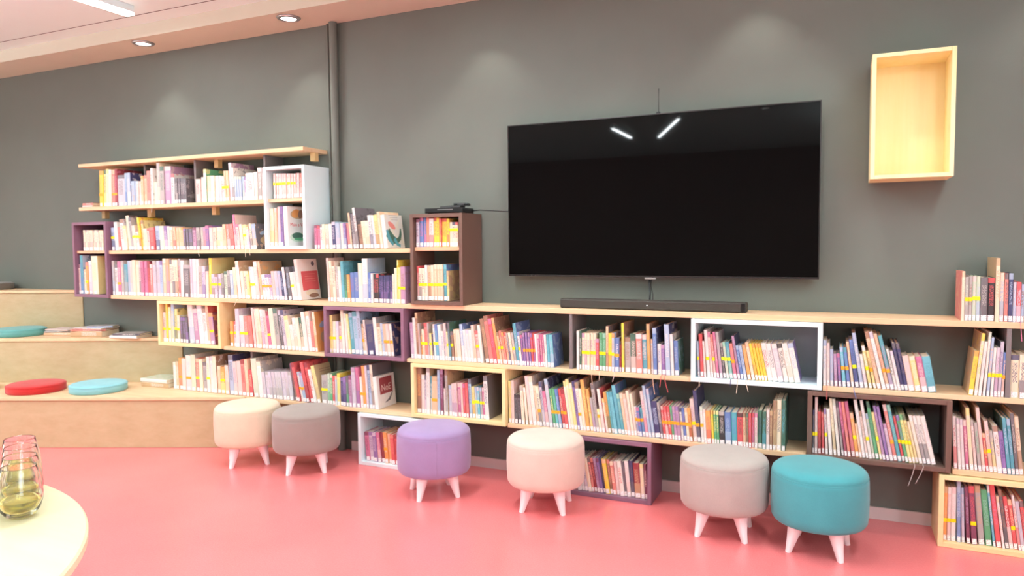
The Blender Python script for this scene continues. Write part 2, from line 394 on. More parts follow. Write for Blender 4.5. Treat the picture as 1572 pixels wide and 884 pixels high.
# ------------------------------------------------------------------ shelf boards
FR = -0.25
def board(name, x0, x1, z0, z1, label, cuts=(), front=FR, mat='board'):
    """one plank; cuts = x intervals notched at the wall for the pipe"""
    pts = [(x0, front), (x1, front), (x1, -0.001)]
    for a, b in sorted(cuts, reverse=True): pts += [(b, -0.001), (b, -0.092), (a, -0.092), (a, -0.001)]
    pts += [(x0, -0.001)]
    return tag(obj(name, prism_bm(pts, z0, z1), M[mat], bevel=0.0015), label, 'shelf')
PIPE = ((-3.185, -3.028),)
board('shelf_board', -5.405, -3.206, 2.026, 2.052, 'birch board topping the upper bookshelf, nothing on it')
board('shelf_board', -5.42, -3.545, 1.692, 1.718, 'birch shelf board directly under the topmost row of books')
board('shelf_board', -5.098, -2.398, 1.357, 1.383, 'birch shelf board under the tall white box', PIPE)
board('counter_board', -5.098, 1.6, 1.014, 1.042, 'long birch board that carries the soundbar and the tall brown box', PIPE)
board('shelf_board', -3.955, -3.066, 0.681, 0.705, 'birch shelf board between the birch cubby and the plum cubby', ((-3.185, -3.0661),))
board('shelf_board', -2.438, -0.702, 0.681, 0.705, 'birch shelf board between the plum cubby and the white cubby under the television')
board('shelf_board', -0.072, 1.6, 0.681, 0.705, 'birch shelf board starting at the white cubby, over the brown cubby')
board('shelf_board', -3.763, -2.405, 0.338, 0.362, 'low birch shelf board behind the cream and greige stools', PIPE)
board('shelf_board', -1.755, -0.142, 0.338, 0.362, 'low birch shelf board over the plum floor cubby')
board('shelf_board', 0.478, 1.6, 0.338, 0.362, 'low birch shelf board over the birch floor cubby')

def upright(x, z0, z1, label, y0=-0.20):
    tag(obj('shelf_divider', box(x - 0.009, x + 0.009, y0, -0.001, z0, z1), M['divider'], bevel=0.001), label, 'shelf divider', 'upright dividers between the boards')
upright(-4.80, 1.7185, 2.0255, 'grey upright divider under the top board, first from its free end', -0.15)
upright(-4.227, 1.7185, 2.0255, 'grey upright divider under the top board, the middle one', -0.20)
upright(-3.60, 1.7185, 2.0255, 'grey upright divider under the top board, next to the tall white box', -0.18)
upright(-1.365, 0.7055, 1.0135, 'grey upright divider below the soundbar', -0.245)
upright(0.680, 0.7055, 1.0135, 'grey upright divider under the counter near the picture edge', -0.245)
upright(-3.747, 0.3625, 0.6805, 'thin grey upright divider above the cream stool', -0.2)
def bracket(x, z, label):
    bm = bmesh.new(); bx(bm, -0.019, 0.019, -0.135, -0.095, -0.058, -0.0005)
    tag(obj('shelf_bracket', bm, M['bracket'], loc=(x, 0, z), bevel=0.001), label, 'bracket', 'wooden brackets under the upper boards')
bracket(-4.09, 2.026, 'wooden block bracket under the middle of the top board')
bracket(-3.225, 2.026, 'wooden block bracket at the pipe end of the top board')
bracket(-5.298, 1.692, 'wooden block bracket nearest the free end of the second board')
bracket(-4.788, 1.692, 'wooden block bracket under the second board, between the other two')
bracket(-4.127, 1.692, 'wooden block bracket under the second board, nearest the tall white box')

# ------------------------------------------------------------------ open boxes
def cubby(x0, x1, z0, z1, mat, label, name='book_cubby', inner=None, back=None, front=-0.268, th=0.022, side_mat=None, innermat=None):
    t = thing(name, label, 'box shelf', ((x0 + x1) / 2, 0, z0))
    w = (x1 - x0) / 2; h = z1 - z0; b = -0.013
    m = M[mat]
    obj('side_panel', box(-w, -w + th, front, b, 0, h), m, t, bevel=0.0012)
    obj('side_panel', box(w - th, w, front, b, 0, h), m, t, bevel=0.0012)
    obj('bottom_panel', box(-w + th, w - th, front, b, 0, th), m, t, bevel=0.0012)
    obj('top_panel', box(-w + th, w - th, front, b, h - th, h), m, t, bevel=0.0012)
    if back: obj('back_panel', box(-w + th, w - th, b - 0.006, b, th, h - th), M[back], t)
    if inner: obj('inner_shelf', box(-w + th, w - th, front + 0.02, b, inner - z0 - 0.022, inner - z0), M[innermat or mat], t, bevel=0.001)
    return t
cubby(-5.489, -5.100, 1.044 - 0.022, 1.603, 'plum_box', 'tall plum box with two shelves of books at the free end of the bookshelf', inner=1.383, innermat='pinkwood')
cubby(-3.533, -3.186, 1.3835, 1.932, 'white_box', 'tall white box with two shelves of books beside the wall pipe', inner=1.720, innermat='board')
cubby(-2.390, -2.030, 1.0425, 1.590, 'brown_box', 'tall taupe brown box standing on the counter beside the television', inner=1.391, innermat='pinkwood')
cubby(-4.580, -3.963, 0.686, 1.0125, 'birch_box', 'pale birch cubby of books above the end of the bench')
cubby(-3.058, -2.446, 0.686, 1.0125, 'plum_box', 'plum purple cubby of books under the dinosaur book shelf')
cubby(-0.700, -0.075, 0.686, 1.0125, 'white_box', 'white cubby of books under the soundbar end', back='grey_back')
cubby(-2.400, -1.760, 0.346, 0.679, 'birch_box', 'pale birch cubby of books above the lilac stool')
cubby(-0.138, 0.470, 0.346, 0.679, 'brown_box', 'taupe brown cubby of books above the teal stool')
cubby(-2.805, -2.200, 0.0005, 0.335, 'white_box', 'white cubby standing on the floor behind the lilac stool', back='grey_back')
cubby(-1.520, -0.905, 0.0005, 0.335, 'plum_box', 'plum cubby standing on the floor behind the ivory stool')
cubby(0.425, 1.035, 0.0005, 0.335, 'birch_box', 'pale birch cubby standing on the floor at the picture edge')
cubby(0.116, 0.452, 1.690, 2.262, 'yellow_box', 'empty pale yellow box hanging on the dark wall beside the television', name='hanging_box', back='yellow_box', front=-0.25, th=0.018)
BOOK_ROWS = [
('counter', '''
0.4957 1.042 0.0125 0.2218 0.193 -0.2442 0 cOq _ . 1
0.5088 1.042 0.0141 0.197 0.182 -0.2451 0 se * . 1
0.5235 1.042 0.0131 0.1991 0.18 -0.2416 0 sd * . 0
0.5372 1.042 0.015 0.1993 0.165 -0.2399 0 e ^ . 1
0.5528 1.042 0.015 0.1994 0.165 -0.2408 0 eb ^ . 1
0.5684 1.042 0.0266 0.1957 0.163 -0.2449 0 Ks . . 1
0.5956 1.042 0.0282 0.1941 0.172 -0.2361 0 kr . . 1
0.6244 1.042 0.0156 0.281 0.218 -0.2433 0 cDD _ . 1
0.6406 1.042 0.0172 0.2159 0.199 -0.2346 0 cb . . 1
0.6585 1.042 0.0141 0.214 0.195 -0.2412 0 q . . 1
0.6731 1.042 0.0156 0.2142 0.209 -0.2454 0 nb . . 1
0.6894 1.042 0.0125 0.1757 0.168 -0.2425 0 lb . . 0
0.7025 1.042 0.0172 0.1759 0.148 -0.2446 0 rl . . 1
0.7203 1.042 0.0125 0.1664 0.145 -0.2362 0 b . . 0
'''),
('divider', '''
0.5326 0.7068 0.0186 0.2023 0.172 -0.239 -5.7 yoD . . 1
0.5542 0.7062 0.0133 0.2829 0.218 -0.2415 -5 cyD . . 1
0.5699 0.706 0.012 0.2475 0.218 -0.2452 -4.6 wl . . 1
0.5868 0.7057 0.0106 0.2893 0.218 -0.2435 -3.6 we . . 1
0.6008 0.7056 0.012 0.2658 0.218 -0.2409 -3 bO * . 1
0.6157 0.7055 0.012 0.2207 0.192 -0.239 -2.4 wl * . 1
0.6291 0.7055 0.012 0.2214 0.198 -0.2424 -2.2 lM * . 1
0.6425 0.7055 0.0133 0.2477 0.218 -0.2376 -2 lvK * . 1
0.6564 0.7054 0.0106 0.2012 0.173 -0.2391 -2 BO + . 0
'''),
('beyond', '''
0.6911 0.705 0.0311 0.1913 0.173 -0.2355 0 c . . 1
0.7228 0.705 0.0311 0.195 0.183 -0.2425 0 c . . 1
0.7545 0.705 0.0207 0.1945 0.19 -0.2446 0 c . . 1
'''),
('aboveBrown', '''
-0.0706 0.705 0.0147 0.2207 0.196 -0.2369 0.7 wb . . 1
-0.0541 0.705 0.0131 0.2091 0.177 -0.2401 1 pw . . 0
-0.0386 0.705 0.0147 0.1791 0.148 -0.238 1.6 bl . . 0
-0.02 0.705 0.0147 0.1575 0.148 -0.2391 2.8 Ml . . 0
-0.0013 0.705 0.0131 0.1605 0.154 -0.2422 4 vm . . 0
0.0158 0.705 0.0157 0.1921 0.179 -0.2389 5.2 Tb + . 0
0.0361 0.705 0.0147 0.1912 0.174 -0.2405 6.4 Bt + . 0
0.0542 0.705 0.0131 0.2187 0.209 -0.2347 7.2 Oc . . 0
0.0711 0.705 0.017 0.23 0.206 -0.238 8 Bn ^ . 1
0.0921 0.705 0.0163 0.2638 0.218 -0.2376 8.8 bw . . 1
0.111 0.705 0.0157 0.1632 0.151 -0.2341 9.4 wl . . 0
0.131 0.705 0.0137 0.2053 0.195 -0.2426 10.6 Yw * . 0
0.1495 0.705 0.0131 0.1822 0.161 -0.238 11.8 Yz + . 0
0.166 0.705 0.0163 0.2754 0.218 -0.2405 12.6 Od . . 1
0.1863 0.705 0.0163 0.2767 0.218 -0.2446 13.2 wl . . 1
0.2047 0.705 0.0157 0.2675 0.218 -0.2368 13.4 OqO + . 1
0.2214 0.705 0.0163 0.2598 0.218 -0.243 13 tM + . 1
0.2387 0.705 0.0124 0.1954 0.172 -0.2355 12.5 wK . . 0
0.252 0.705 0.0131 0.1878 0.156 -0.2406 12 wl . . 0
0.2659 0.705 0.0147 0.2246 0.204 -0.2354 11.6 nK . . 1
0.2815 0.705 0.0147 0.2233 0.212 -0.2356 11.4 nK . . 1
0.2971 0.705 0.0245 0.1663 0.144 -0.241 11.1 pl . . 1
0.3226 0.705 0.0261 0.1637 0.144 -0.2354 10.8 Yc . . 1
0.3498 0.705 0.0245 0.1653 0.161 -0.2442 10.6 mp . . 1
0.3753 0.705 0.0327 0.167 0.142 -0.2432 10.5 Ttb . . 1
'''),
('aboveFloor', '''
0.4847 0.362 0.0142 0.242 0.208 -0.2402 3 w . . 1
0.5015 0.362 0.0127 0.2353 0.215 -0.2428 3.5 wl . . 1
0.5161 0.362 0.0127 0.2305 0.189 -0.241 3.8 wl . . 1
0.5319 0.362 0.0127 0.2278 0.2 -0.2392 4.4 mp . . 1
0.5476 0.362 0.0156 0.2836 0.218 -0.2377 5 cYD . . 1
0.5663 0.362 0.0113 0.2307 0.208 -0.2386 5.6 ps . . 0
0.5799 0.362 0.0127 0.2219 0.206 -0.2454 6 sg . . 1
0.5948 0.362 0.0142 0.2894 0.218 -0.2366 6.4 pcD . . 1
0.6103 0.362 0.0113 0.1748 0.168 -0.2364 6.6 rO + . 0
0.6229 0.362 0.0142 0.2321 0.205 -0.2412 6.8 pD * . 1
0.6385 0.362 0.0142 0.1878 0.157 -0.2384 7 sY . . 1
0.6533 0.362 0.0184 0.2134 0.177 -0.2452 6.8 w . . 1
0.6725 0.362 0.017 0.1915 0.163 -0.2441 6.6 vn . . 1
0.6902 0.362 0.0142 0.2525 0.218 -0.2454 6.4 tbG . . 1
0.705 0.362 0.0142 0.2499 0.205 -0.2442 6.2 tb . . 1
0.7199 0.362 0.0142 0.275 0.218 -0.2416 6 KsD . . 1
0.7347 0.362 0.017 0.2608 0.215 -0.2355 6 c . . 1
'''),
('brown', '''
-0.1133 0.368 0.008 0.2147 0.197 -0.2442 0.3 Kn * . 0
-0.104 0.368 0.0129 0.2791 0.218 -0.2418 0.5 pw * . 1
-0.088 0.368 0.0135 0.2077 0.182 -0.2445 1.2 rR . . 0
-0.071 0.368 0.0122 0.2042 0.195 -0.2341 2 rq . . 0
-0.0539 0.368 0.0113 0.224 0.2 -0.2402 3.2 pv * . 0
-0.0381 0.368 0.0154 0.2253 0.188 -0.2448 4.2 wp . . 1
-0.018 0.368 0.0129 0.2779 0.218 -0.2428 5.2 cD . . 1
-0.0006 0.368 0.0135 0.277 0.218 -0.2441 6 we . . 1
0.0173 0.368 0.0116 0.2667 0.218 -0.2346 6.8 s . . 1
0.0314 0.368 0.0113 0.2656 0.218 -0.2442 7.2 mR . . 0
0.0453 0.368 0.0129 0.2669 0.218 -0.2457 7.6 qm . . 1
0.0617 0.368 0.0161 0.2685 0.218 -0.2343 8.2 mq . . 1
0.0793 0.368 0.0154 0.2125 0.204 -0.2376 8.4 oO * . 1
0.0961 0.368 0.0097 0.1656 0.143 -0.2416 8.6 Oc . . 0
0.107 0.368 0.0145 0.2819 0.218 -0.2367 8.8 wl . . 1
0.1239 0.368 0.0113 0.2282 0.207 -0.2367 9.2 pd . . 0
0.1367 0.368 0.0135 0.2822 0.218 -0.2433 9.4 wl * . 1
0.1518 0.368 0.0113 0.2171 0.206 -0.2342 9.6 eb . . 0
0.1653 0.368 0.0145 0.2781 0.218 -0.2363 10 gG . . 1
0.1823 0.368 0.0113 0.227 0.216 -0.2371 10.4 Yg ^ . 0
0.1951 0.368 0.0129 0.2602 0.218 -0.2398 10.6 Mv . . 1
0.2106 0.368 0.0129 0.2594 0.218 -0.2457 11 vM . . 1
0.2256 0.368 0.0145 0.1767 0.146 -0.2426 11.4 lM . . 0
0.2416 0.368 0.0161 0.2694 0.218 -0.2377 11.6 qp + . 1
0.2596 0.368 0.0154 0.2711 0.218 -0.2406 11.8 ta . . 1
0.2768 0.368 0.0129 0.2159 0.209 -0.2341 12 rM * . 0
0.2905 0.368 0.0129 0.224 0.218 -0.2416 12 gv * . 1
0.3043 0.368 0.0135 0.2299 0.197 -0.2433 12 Yg * . 1
0.3195 0.368 0.0113 0.2312 0.197 -0.2435 12.2 YG * . 0
0.3323 0.368 0.0122 0.1965 0.181 -0.2352 12.4 cY . . 0
0.3462 0.368 0.0145 0.2273 0.217 -0.2402 12.6 cw . . 1
0.3624 0.368 0.0145 0.2266 0.209 -0.2364 12.8 w . . 1
0.3787 0.368 0.0161 0.2283 0.19 -0.2381 13 w . . 1
0.3958 0.368 0.0193 0.2278 0.218 -0.2366 13 wlb . . 1
'''),
('floorLight', '''
0.4499 0.022 0.0135 0.253 0.218 -0.2403 0 oD * . 1
0.4651 0.022 0.0145 0.2503 0.212 -0.2365 0.2 pw * . 1
0.4808 0.022 0.0193 0.2529 0.218 -0.2364 0.4 wp * . 1
0.5043 0.022 0.0154 0.2838 0.218 -0.2412 1.2 bB . . 1
0.5239 0.022 0.0129 0.2547 0.218 -0.2346 2 lb . . 1
0.5427 0.022 0.0145 0.2635 0.218 -0.244 3.2 zM . . 1
0.5624 0.022 0.0219 0.2683 0.218 -0.2442 4.2 zr * . 1
0.5897 0.022 0.0241 0.2716 0.218 -0.2363 5.2 sDK . . 1
0.6181 0.022 0.0241 0.2564 0.216 -0.2361 6 ga . . 1
0.6465 0.022 0.0096 0.28 0.218 -0.2381 6.8 Tw . . 1
0.6588 0.022 0.0193 0.2845 0.218 -0.2394 7.2 rm . . 1
0.6806 0.022 0.0096 0.2378 0.2 -0.2458 7.6 wO . . 0
0.6926 0.022 0.0145 0.2676 0.218 -0.2382 8 Kd . . 1
0.7078 0.022 0.0161 0.2374 0.215 -0.2348 8 rw . . 1
0.7246 0.022 0.0161 0.226 0.201 -0.2355 8 rO * . 1
0.7415 0.022 0.0096 0.2488 0.218 -0.2435 8 w . . 0
0.7518 0.022 0.0145 0.223 0.192 -0.2425 8 lb . . 1
0.767 0.022 0.0161 0.2254 0.193 -0.239 8 r . . 1
'''),
('white', '''
-0.6678 0.708 0.0094 0.186 0.16 -0.241 2.7 bl * . 0
-0.656 0.708 0.018 0.2228 0.187 -0.2351 3.2 rm . . 1
-0.6362 0.708 0.0105 0.1875 0.164 -0.2405 3.6 pw . . 0
-0.6212 0.708 0.0169 0.2447 0.218 -0.2351 4.8 w * . 1
-0.602 0.708 0.0131 0.2365 0.21 -0.235 5.2 pm . . 0
-0.5867 0.708 0.0131 0.2238 0.201 -0.2396 5.6 qp * . 0
-0.5713 0.708 0.0131 0.238 0.215 -0.2458 6 mpG . . 0
-0.5559 0.708 0.015 0.2365 0.211 -0.2438 6.4 sM . . 1
-0.5395 0.708 0.0131 0.1836 0.151 -0.2364 6.6 Ks ^ . 0
-0.5238 0.708 0.0131 0.1867 0.158 -0.2403 7.2 ea ^ . 0
-0.508 0.708 0.0169 0.1877 0.176 -0.2393 7.8 ta ^ . 0
-0.4885 0.708 0.0169 0.1821 0.159 -0.2398 8.4 qm + . 0
-0.4689 0.708 0.0131 0.2211 0.201 -0.2366 9 MKn . . 0
-0.4532 0.708 0.0142 0.173 0.145 -0.2393 9.6 Bb . . 0
-0.4375 0.708 0.015 0.1739 0.149 -0.2427 9.8 bB . . 0
-0.4198 0.708 0.0169 0.1772 0.167 -0.2399 10.4 oD . . 0
-0.4008 0.708 0.0169 0.1917 0.174 -0.2369 10.8 cO . . 0
-0.3817 0.708 0.0131 0.1883 0.182 -0.2407 11.2 yo . . 0
-0.3664 0.708 0.0131 0.1892 0.174 -0.2399 11.6 yo . . 0
-0.3514 0.708 0.0131 0.1901 0.171 -0.2377 11.9 yo . . 0
-0.3374 0.708 0.0131 0.1907 0.17 -0.2396 11.8 yo . . 0
-0.3234 0.708 0.024 0.1917 0.172 -0.2347 11.7 wr . . 1
-0.2984 0.708 0.024 0.1907 0.178 -0.2355 11.6 wK . . 1
-0.2733 0.708 0.024 0.1919 0.186 -0.2429 11.4 lw . . 1
-0.2483 0.708 0.024 0.1932 0.176 -0.2347 11.3 wk . . 1
-0.2232 0.708 0.024 0.1966 0.188 -0.2444 11.2 we . . 1
-0.1982 0.708 0.0262 0.1979 0.166 -0.2407 11.2 wbv . . 1
'''),
('right of divider', '''
-1.333 0.705 0.0147 0.2153 0.179 -0.2431 0 w . . 0
-1.3177 0.705 0.0126 0.2137 0.178 -0.238 0 Gw . . 0
-1.3045 0.705 0.016 0.2031 0.192 -0.2352 0 cM * . 0
-1.2879 0.705 0.016 0.2039 0.172 -0.2374 0 cM * . 0
-1.2713 0.705 0.016 0.2046 0.189 -0.2443 0 cM * . 0
-1.2548 0.705 0.016 0.2053 0.197 -0.2344 0 cM * . 0
-1.2382 0.705 0.016 0.2061 0.176 -0.2346 0 cM * . 0
-1.2216 0.705 0.0177 0.1756 0.155 -0.2402 0 rM . . 0
-1.2034 0.705 0.0189 0.2077 0.203 -0.236 0 ga * . 0
-1.1838 0.705 0.0189 0.2086 0.176 -0.2408 0 ga * . 0
-1.1643 0.705 0.0147 0.247 0.218 -0.2419 0 OdK . . 0
-1.149 0.705 0.0189 0.2101 0.179 -0.2422 0 yo ^ . 1
-1.1295 0.705 0.0147 0.2109 0.197 -0.2458 0 bo * . 0
-1.1142 0.705 0.0252 0.1875 0.17 -0.2407 0 BwK + . 1
-1.0872 0.705 0.0105 0.1707 0.14 -0.242 0.4 Rk . . 0
-1.0749 0.705 0.0147 0.2679 0.218 -0.2399 0.8 yDd . . 1
-1.0582 0.705 0.0315 0.1899 0.158 -0.2342 1.2 s . . 1
-1.0248 0.705 0.0315 0.211 0.2 -0.2343 1.6 Gp . . 1
-0.9911 0.705 0.0315 0.2124 0.178 -0.2428 2 qw . . 1
-0.959 0.705 0.0273 0.2094 0.173 -0.2367 2 tp . . 1
-0.9311 0.705 0.0168 0.2687 0.218 -0.2444 2 oDd . . 1
-0.9136 0.705 0.0126 0.1873 0.166 -0.2351 2 wO . . 0
-0.9004 0.705 0.021 0.2484 0.218 -0.2429 2 Bbn . . 1
-0.8782 0.705 0.021 0.1632 0.14 -0.235 2.2 wB . . 0
-0.856 0.705 0.021 0.1599 0.146 -0.2376 2.4 vM . . 0
-0.8338 0.705 0.0252 0.2702 0.218 -0.2453 2.6 bwn . . 1
-0.8074 0.705 0.0168 0.2177 0.202 -0.2409 2.8 wcs . . 1
-0.7892 0.705 0.0231 0.1844 0.153 -0.2347 3 BbG . . 1
'''),
('purple side', '''
-2.4145 0.705 0.0214 0.2218 0.204 -0.2364 3 Ml . . 0
-2.3924 0.705 0.0195 0.2517 0.21 -0.2357 3 wp . . 0
-2.3723 0.705 0.0175 0.2832 0.218 -0.2356 3 dDd . . 0
-2.3541 0.705 0.0136 0.2185 0.195 -0.2419 3 sq . . 0
-2.3399 0.705 0.0136 0.1611 0.146 -0.2349 3 od * . 0
-2.3256 0.705 0.0175 0.1836 0.158 -0.2444 3 cO * . 0
-2.3075 0.705 0.0214 0.2241 0.203 -0.2431 3 qr * . 0
-2.2854 0.705 0.0117 0.2247 0.188 -0.2441 3 sd . . 0
-2.2726 0.705 0.0156 0.1605 0.14 -0.2436 3.2 Yb * . 0
-2.2558 0.705 0.0097 0.1575 0.14 -0.2423 3.4 K . . 0
-2.2449 0.705 0.0136 0.2173 0.205 -0.2425 3.6 w ^ . 0
-2.2299 0.705 0.0214 0.218 0.196 -0.2439 3.8 BT ^ . 0
-2.207 0.705 0.0195 0.2171 0.19 -0.2458 4 wl . . 0
-2.1869 0.705 0.0156 0.1785 0.154 -0.2458 4 wB . . 0
-2.1707 0.705 0.0175 0.2256 0.211 -0.2394 4 pv . . 0
-2.1525 0.705 0.0117 0.1763 0.15 -0.2403 4 cY * . 0
-2.1402 0.705 0.0156 0.232 0.218 -0.2447 4 KtG . . 0
-2.124 0.705 0.0175 0.1776 0.169 -0.2408 4 d * . 0
-2.1045 0.705 0.0156 0.1908 0.172 -0.236 4.4 Oc . . 0
-2.087 0.705 0.0273 0.1918 0.169 -0.2399 4.8 c . . 1
-2.0576 0.705 0.0195 0.2246 0.209 -0.2342 5.2 bwB . . 0
-2.0361 0.705 0.0203 0.1919 0.168 -0.236 5.6 wl . . 0
-2.0138 0.705 0.0203 0.1929 0.18 -0.2384 6 wl . . 0
-1.9928 0.705 0.0203 0.1937 0.171 -0.2418 6 wl . . 0
-1.9719 0.705 0.0175 0.2226 0.184 -0.2444 6 pO . . 0
-1.9536 0.705 0.0234 0.1901 0.158 -0.2371 6 pr * . 0
-1.9295 0.705 0.0175 0.2241 0.193 -0.244 6 wc . . 0
'''),
('purple side2', '''
-1.8993 0.705 0.0271 0.264 0.218 -0.2359 9 dD . . 1
-1.8713 0.705 0.0271 0.2817 0.218 -0.238 9 qd . . 1
-1.8433 0.705 0.0232 0.266 0.218 -0.2431 9 rm . . 1
-1.8192 0.705 0.0174 0.2709 0.218 -0.2405 9 oDd . . 1
-1.801 0.705 0.0135 0.187 0.158 -0.2407 9 Od * . 0
-1.7867 0.705 0.0155 0.1959 0.169 -0.2345 9 qO * . 0
-1.7705 0.705 0.0135 0.1883 0.184 -0.2394 9 qo . . 0
-1.7562 0.705 0.0155 0.189 0.162 -0.2344 9 Or . . 0
-1.7399 0.705 0.0116 0.1855 0.161 -0.2417 9 s . . 0
-1.7276 0.705 0.0155 0.188 0.154 -0.2414 8.4 cO . . 0
-1.7114 0.705 0.0155 0.1885 0.169 -0.24 7.8 sc * . 0
-1.6952 0.705 0.0193 0.2439 0.208 -0.2399 7.2 tbB . . 1
-1.6751 0.705 0.0135 0.1936 0.159 -0.2428 6.2 wB * . 0
-1.6609 0.705 0.0135 0.1779 0.148 -0.2412 5.2 vm . . 0
-1.6468 0.705 0.0135 0.1906 0.158 -0.2457 4.8 vM + . 0
-1.6326 0.705 0.0135 0.1911 0.166 -0.2432 4.4 vM + . 0
-1.6184 0.705 0.0135 0.1917 0.175 -0.2396 4 vM + . 0
-1.6043 0.705 0.0135 0.1883 0.177 -0.2381 4 rv + . 0
-1.5901 0.705 0.0135 0.1889 0.177 -0.2355 4 rv + . 0
-1.5759 0.705 0.0155 0.1855 0.164 -0.2421 4 w . . 0
-1.5598 0.705 0.0124 0.1842 0.18 -0.2442 4 mp . . 0
-1.5468 0.705 0.0124 0.1847 0.173 -0.2383 4 mp . . 0
-1.5338 0.705 0.0124 0.1853 0.153 -0.236 4 mp . . 0
-1.5208 0.705 0.0135 0.1839 0.177 -0.2385 3.8 wa . . 0
-1.5067 0.705 0.0174 0.1845 0.173 -0.2363 3.8 tT . . 0
-1.4886 0.705 0.0213 0.1854 0.156 -0.2397 3.7 TbB . . 0
'''),
('middle', '''
-1.7537 0.362 0.0165 0.2481 0.218 -0.236 1 YsG . . 0
-1.7366 0.362 0.0186 0.2495 0.218 -0.2361 1 pO . . 1
-1.715 0.362 0.0206 0.1706 0.156 -0.2353 1.8 Kk . . 0
-1.6914 0.362 0.0206 0.1723 0.16 -0.2377 2.6 Kk . . 0
-1.6665 0.362 0.0186 0.2258 0.193 -0.2456 3.8 cs . . 0
-1.6428 0.362 0.0144 0.2154 0.181 -0.2417 5 c . . 0
-1.6231 0.362 0.0227 0.2828 0.218 -0.236 6.2 pcO . . 1
-1.5977 0.362 0.0227 0.2846 0.218 -0.2385 6.6 wcs . . 1
-1.5727 0.362 0.0165 0.2325 0.214 -0.2378 7 Oc . . 0
-1.5554 0.362 0.0186 0.2316 0.208 -0.246 7 cn + . 0
-1.5361 0.362 0.0165 0.2563 0.218 -0.237 7 ln . . 0
-1.5182 0.362 0.0227 0.2044 0.184 -0.2396 7.2 mp . . 1
-1.494 0.362 0.0206 0.2782 0.218 -0.2452 7.4 lbn . . 1
-1.4718 0.362 0.0165 0.2218 0.208 -0.243 7.6 gY + . 0
-1.4538 0.362 0.0165 0.2232 0.186 -0.2428 7.8 gT + . 0
-1.4358 0.362 0.0165 0.2223 0.208 -0.2435 8 Bb + . 0
-1.4185 0.362 0.0186 0.2237 0.21 -0.2343 8 rp + . 0
-1.3992 0.362 0.0186 0.2229 0.2 -0.2414 8 rR + . 0
-1.3798 0.362 0.0144 0.2725 0.218 -0.2378 8 wY . . 0
-1.3646 0.362 0.0186 0.2829 0.218 -0.2386 8 cYK . . 1
-1.3453 0.362 0.0186 0.2637 0.218 -0.2451 8 Yc . . 1
-1.3259 0.362 0.0144 0.2741 0.218 -0.243 8 vn . . 0
-1.3108 0.362 0.0186 0.2685 0.218 -0.2423 8 w + . 1
-1.2914 0.362 0.0165 0.2357 0.215 -0.2459 8 cY . . 0
-1.2742 0.362 0.0206 0.2871 0.218 -0.2428 8 oYd . . 1
-1.2527 0.362 0.0186 0.2364 0.218 -0.2377 8 oY . . 1
'''),
('middle2', '''
-1.2334 0.362 0.0146 0.1898 0.176 -0.2425 8 sM . . 0
-1.2181 0.362 0.0187 0.2713 0.218 -0.2404 8 sK . . 1
-1.1986 0.362 0.0146 0.1289 0.14 -0.2446 8 cY + . 0
-1.1828 0.362 0.0167 0.2421 0.218 -0.2436 8.2 wpr . . 1
-1.1647 0.362 0.0146 0.1903 0.186 -0.2348 8.4 wY . . 0
-1.1487 0.362 0.0167 0.2262 0.186 -0.2405 8.6 oGY . . 0
-1.1304 0.362 0.0146 0.2276 0.216 -0.2344 8.8 Tt . . 0
-1.1143 0.362 0.0187 0.2317 0.207 -0.2428 9 Tt . . 1
-1.0947 0.362 0.0208 0.2676 0.218 -0.2347 9 TtB . . 1
-1.073 0.362 0.0167 0.2244 0.192 -0.239 9 ta . . 0
-1.0556 0.362 0.0167 0.2283 0.192 -0.2397 8.8 Oc . . 0
-1.0381 0.362 0.0167 0.227 0.218 -0.2444 8.6 pO . . 0
-1.0207 0.362 0.0167 0.244 0.218 -0.2399 8.4 cpd . . 1
-1.0033 0.362 0.0146 0.2296 0.218 -0.2376 8.2 cp . . 0
-0.9879 0.362 0.0125 0.1604 0.14 -0.2352 8 wB + . 0
-0.9747 0.362 0.0167 0.1591 0.143 -0.2457 8 Bm + . 0
-0.9567 0.362 0.0146 0.1579 0.14 -0.2401 8.2 tB + . 0
-0.9409 0.362 0.0167 0.2475 0.218 -0.2424 8.4 pm . . 1
-0.9234 0.362 0.0146 0.2798 0.218 -0.2419 8.4 bwB . . 1
-0.9081 0.362 0.0167 0.2629 0.218 -0.2359 8.4 blB . . 1
-0.8907 0.362 0.0312 0.1977 0.162 -0.237 8 nb . . 1
-0.8586 0.362 0.0125 0.1943 0.185 -0.2446 7.4 sn . . 0
-0.8454 0.362 0.015 0.1749 0.169 -0.2374 6.8 rp + . 0
-0.8297 0.362 0.015 0.1762 0.17 -0.2425 6.4 rp + . 0
-0.814 0.362 0.015 0.1775 0.156 -0.2413 6 rp + . 0
-0.7984 0.362 0.0125 0.1786 0.175 -0.2389 6 gv + . 0
-0.7852 0.362 0.0167 0.1799 0.158 -0.2409 6 Mv + . 0
-0.7679 0.362 0.0167 0.1813 0.157 -0.2454 6 Mv + . 0
-0.7505 0.362 0.0125 0.1724 0.144 -0.236 6 w + . 0
-0.7374 0.362 0.0167 0.1737 0.15 -0.2348 6 Bv + . 0
-0.72 0.362 0.0146 0.175 0.151 -0.2428 6 cO + . 0
-0.7048 0.362 0.0146 0.1763 0.159 -0.2437 6 oR + . 0
-0.6895 0.362 0.0208 0.2256 0.198 -0.2345 6 pM * . 1
-0.668 0.362 0.0187 0.2724 0.218 -0.2363 6 nK + . 1
'''),
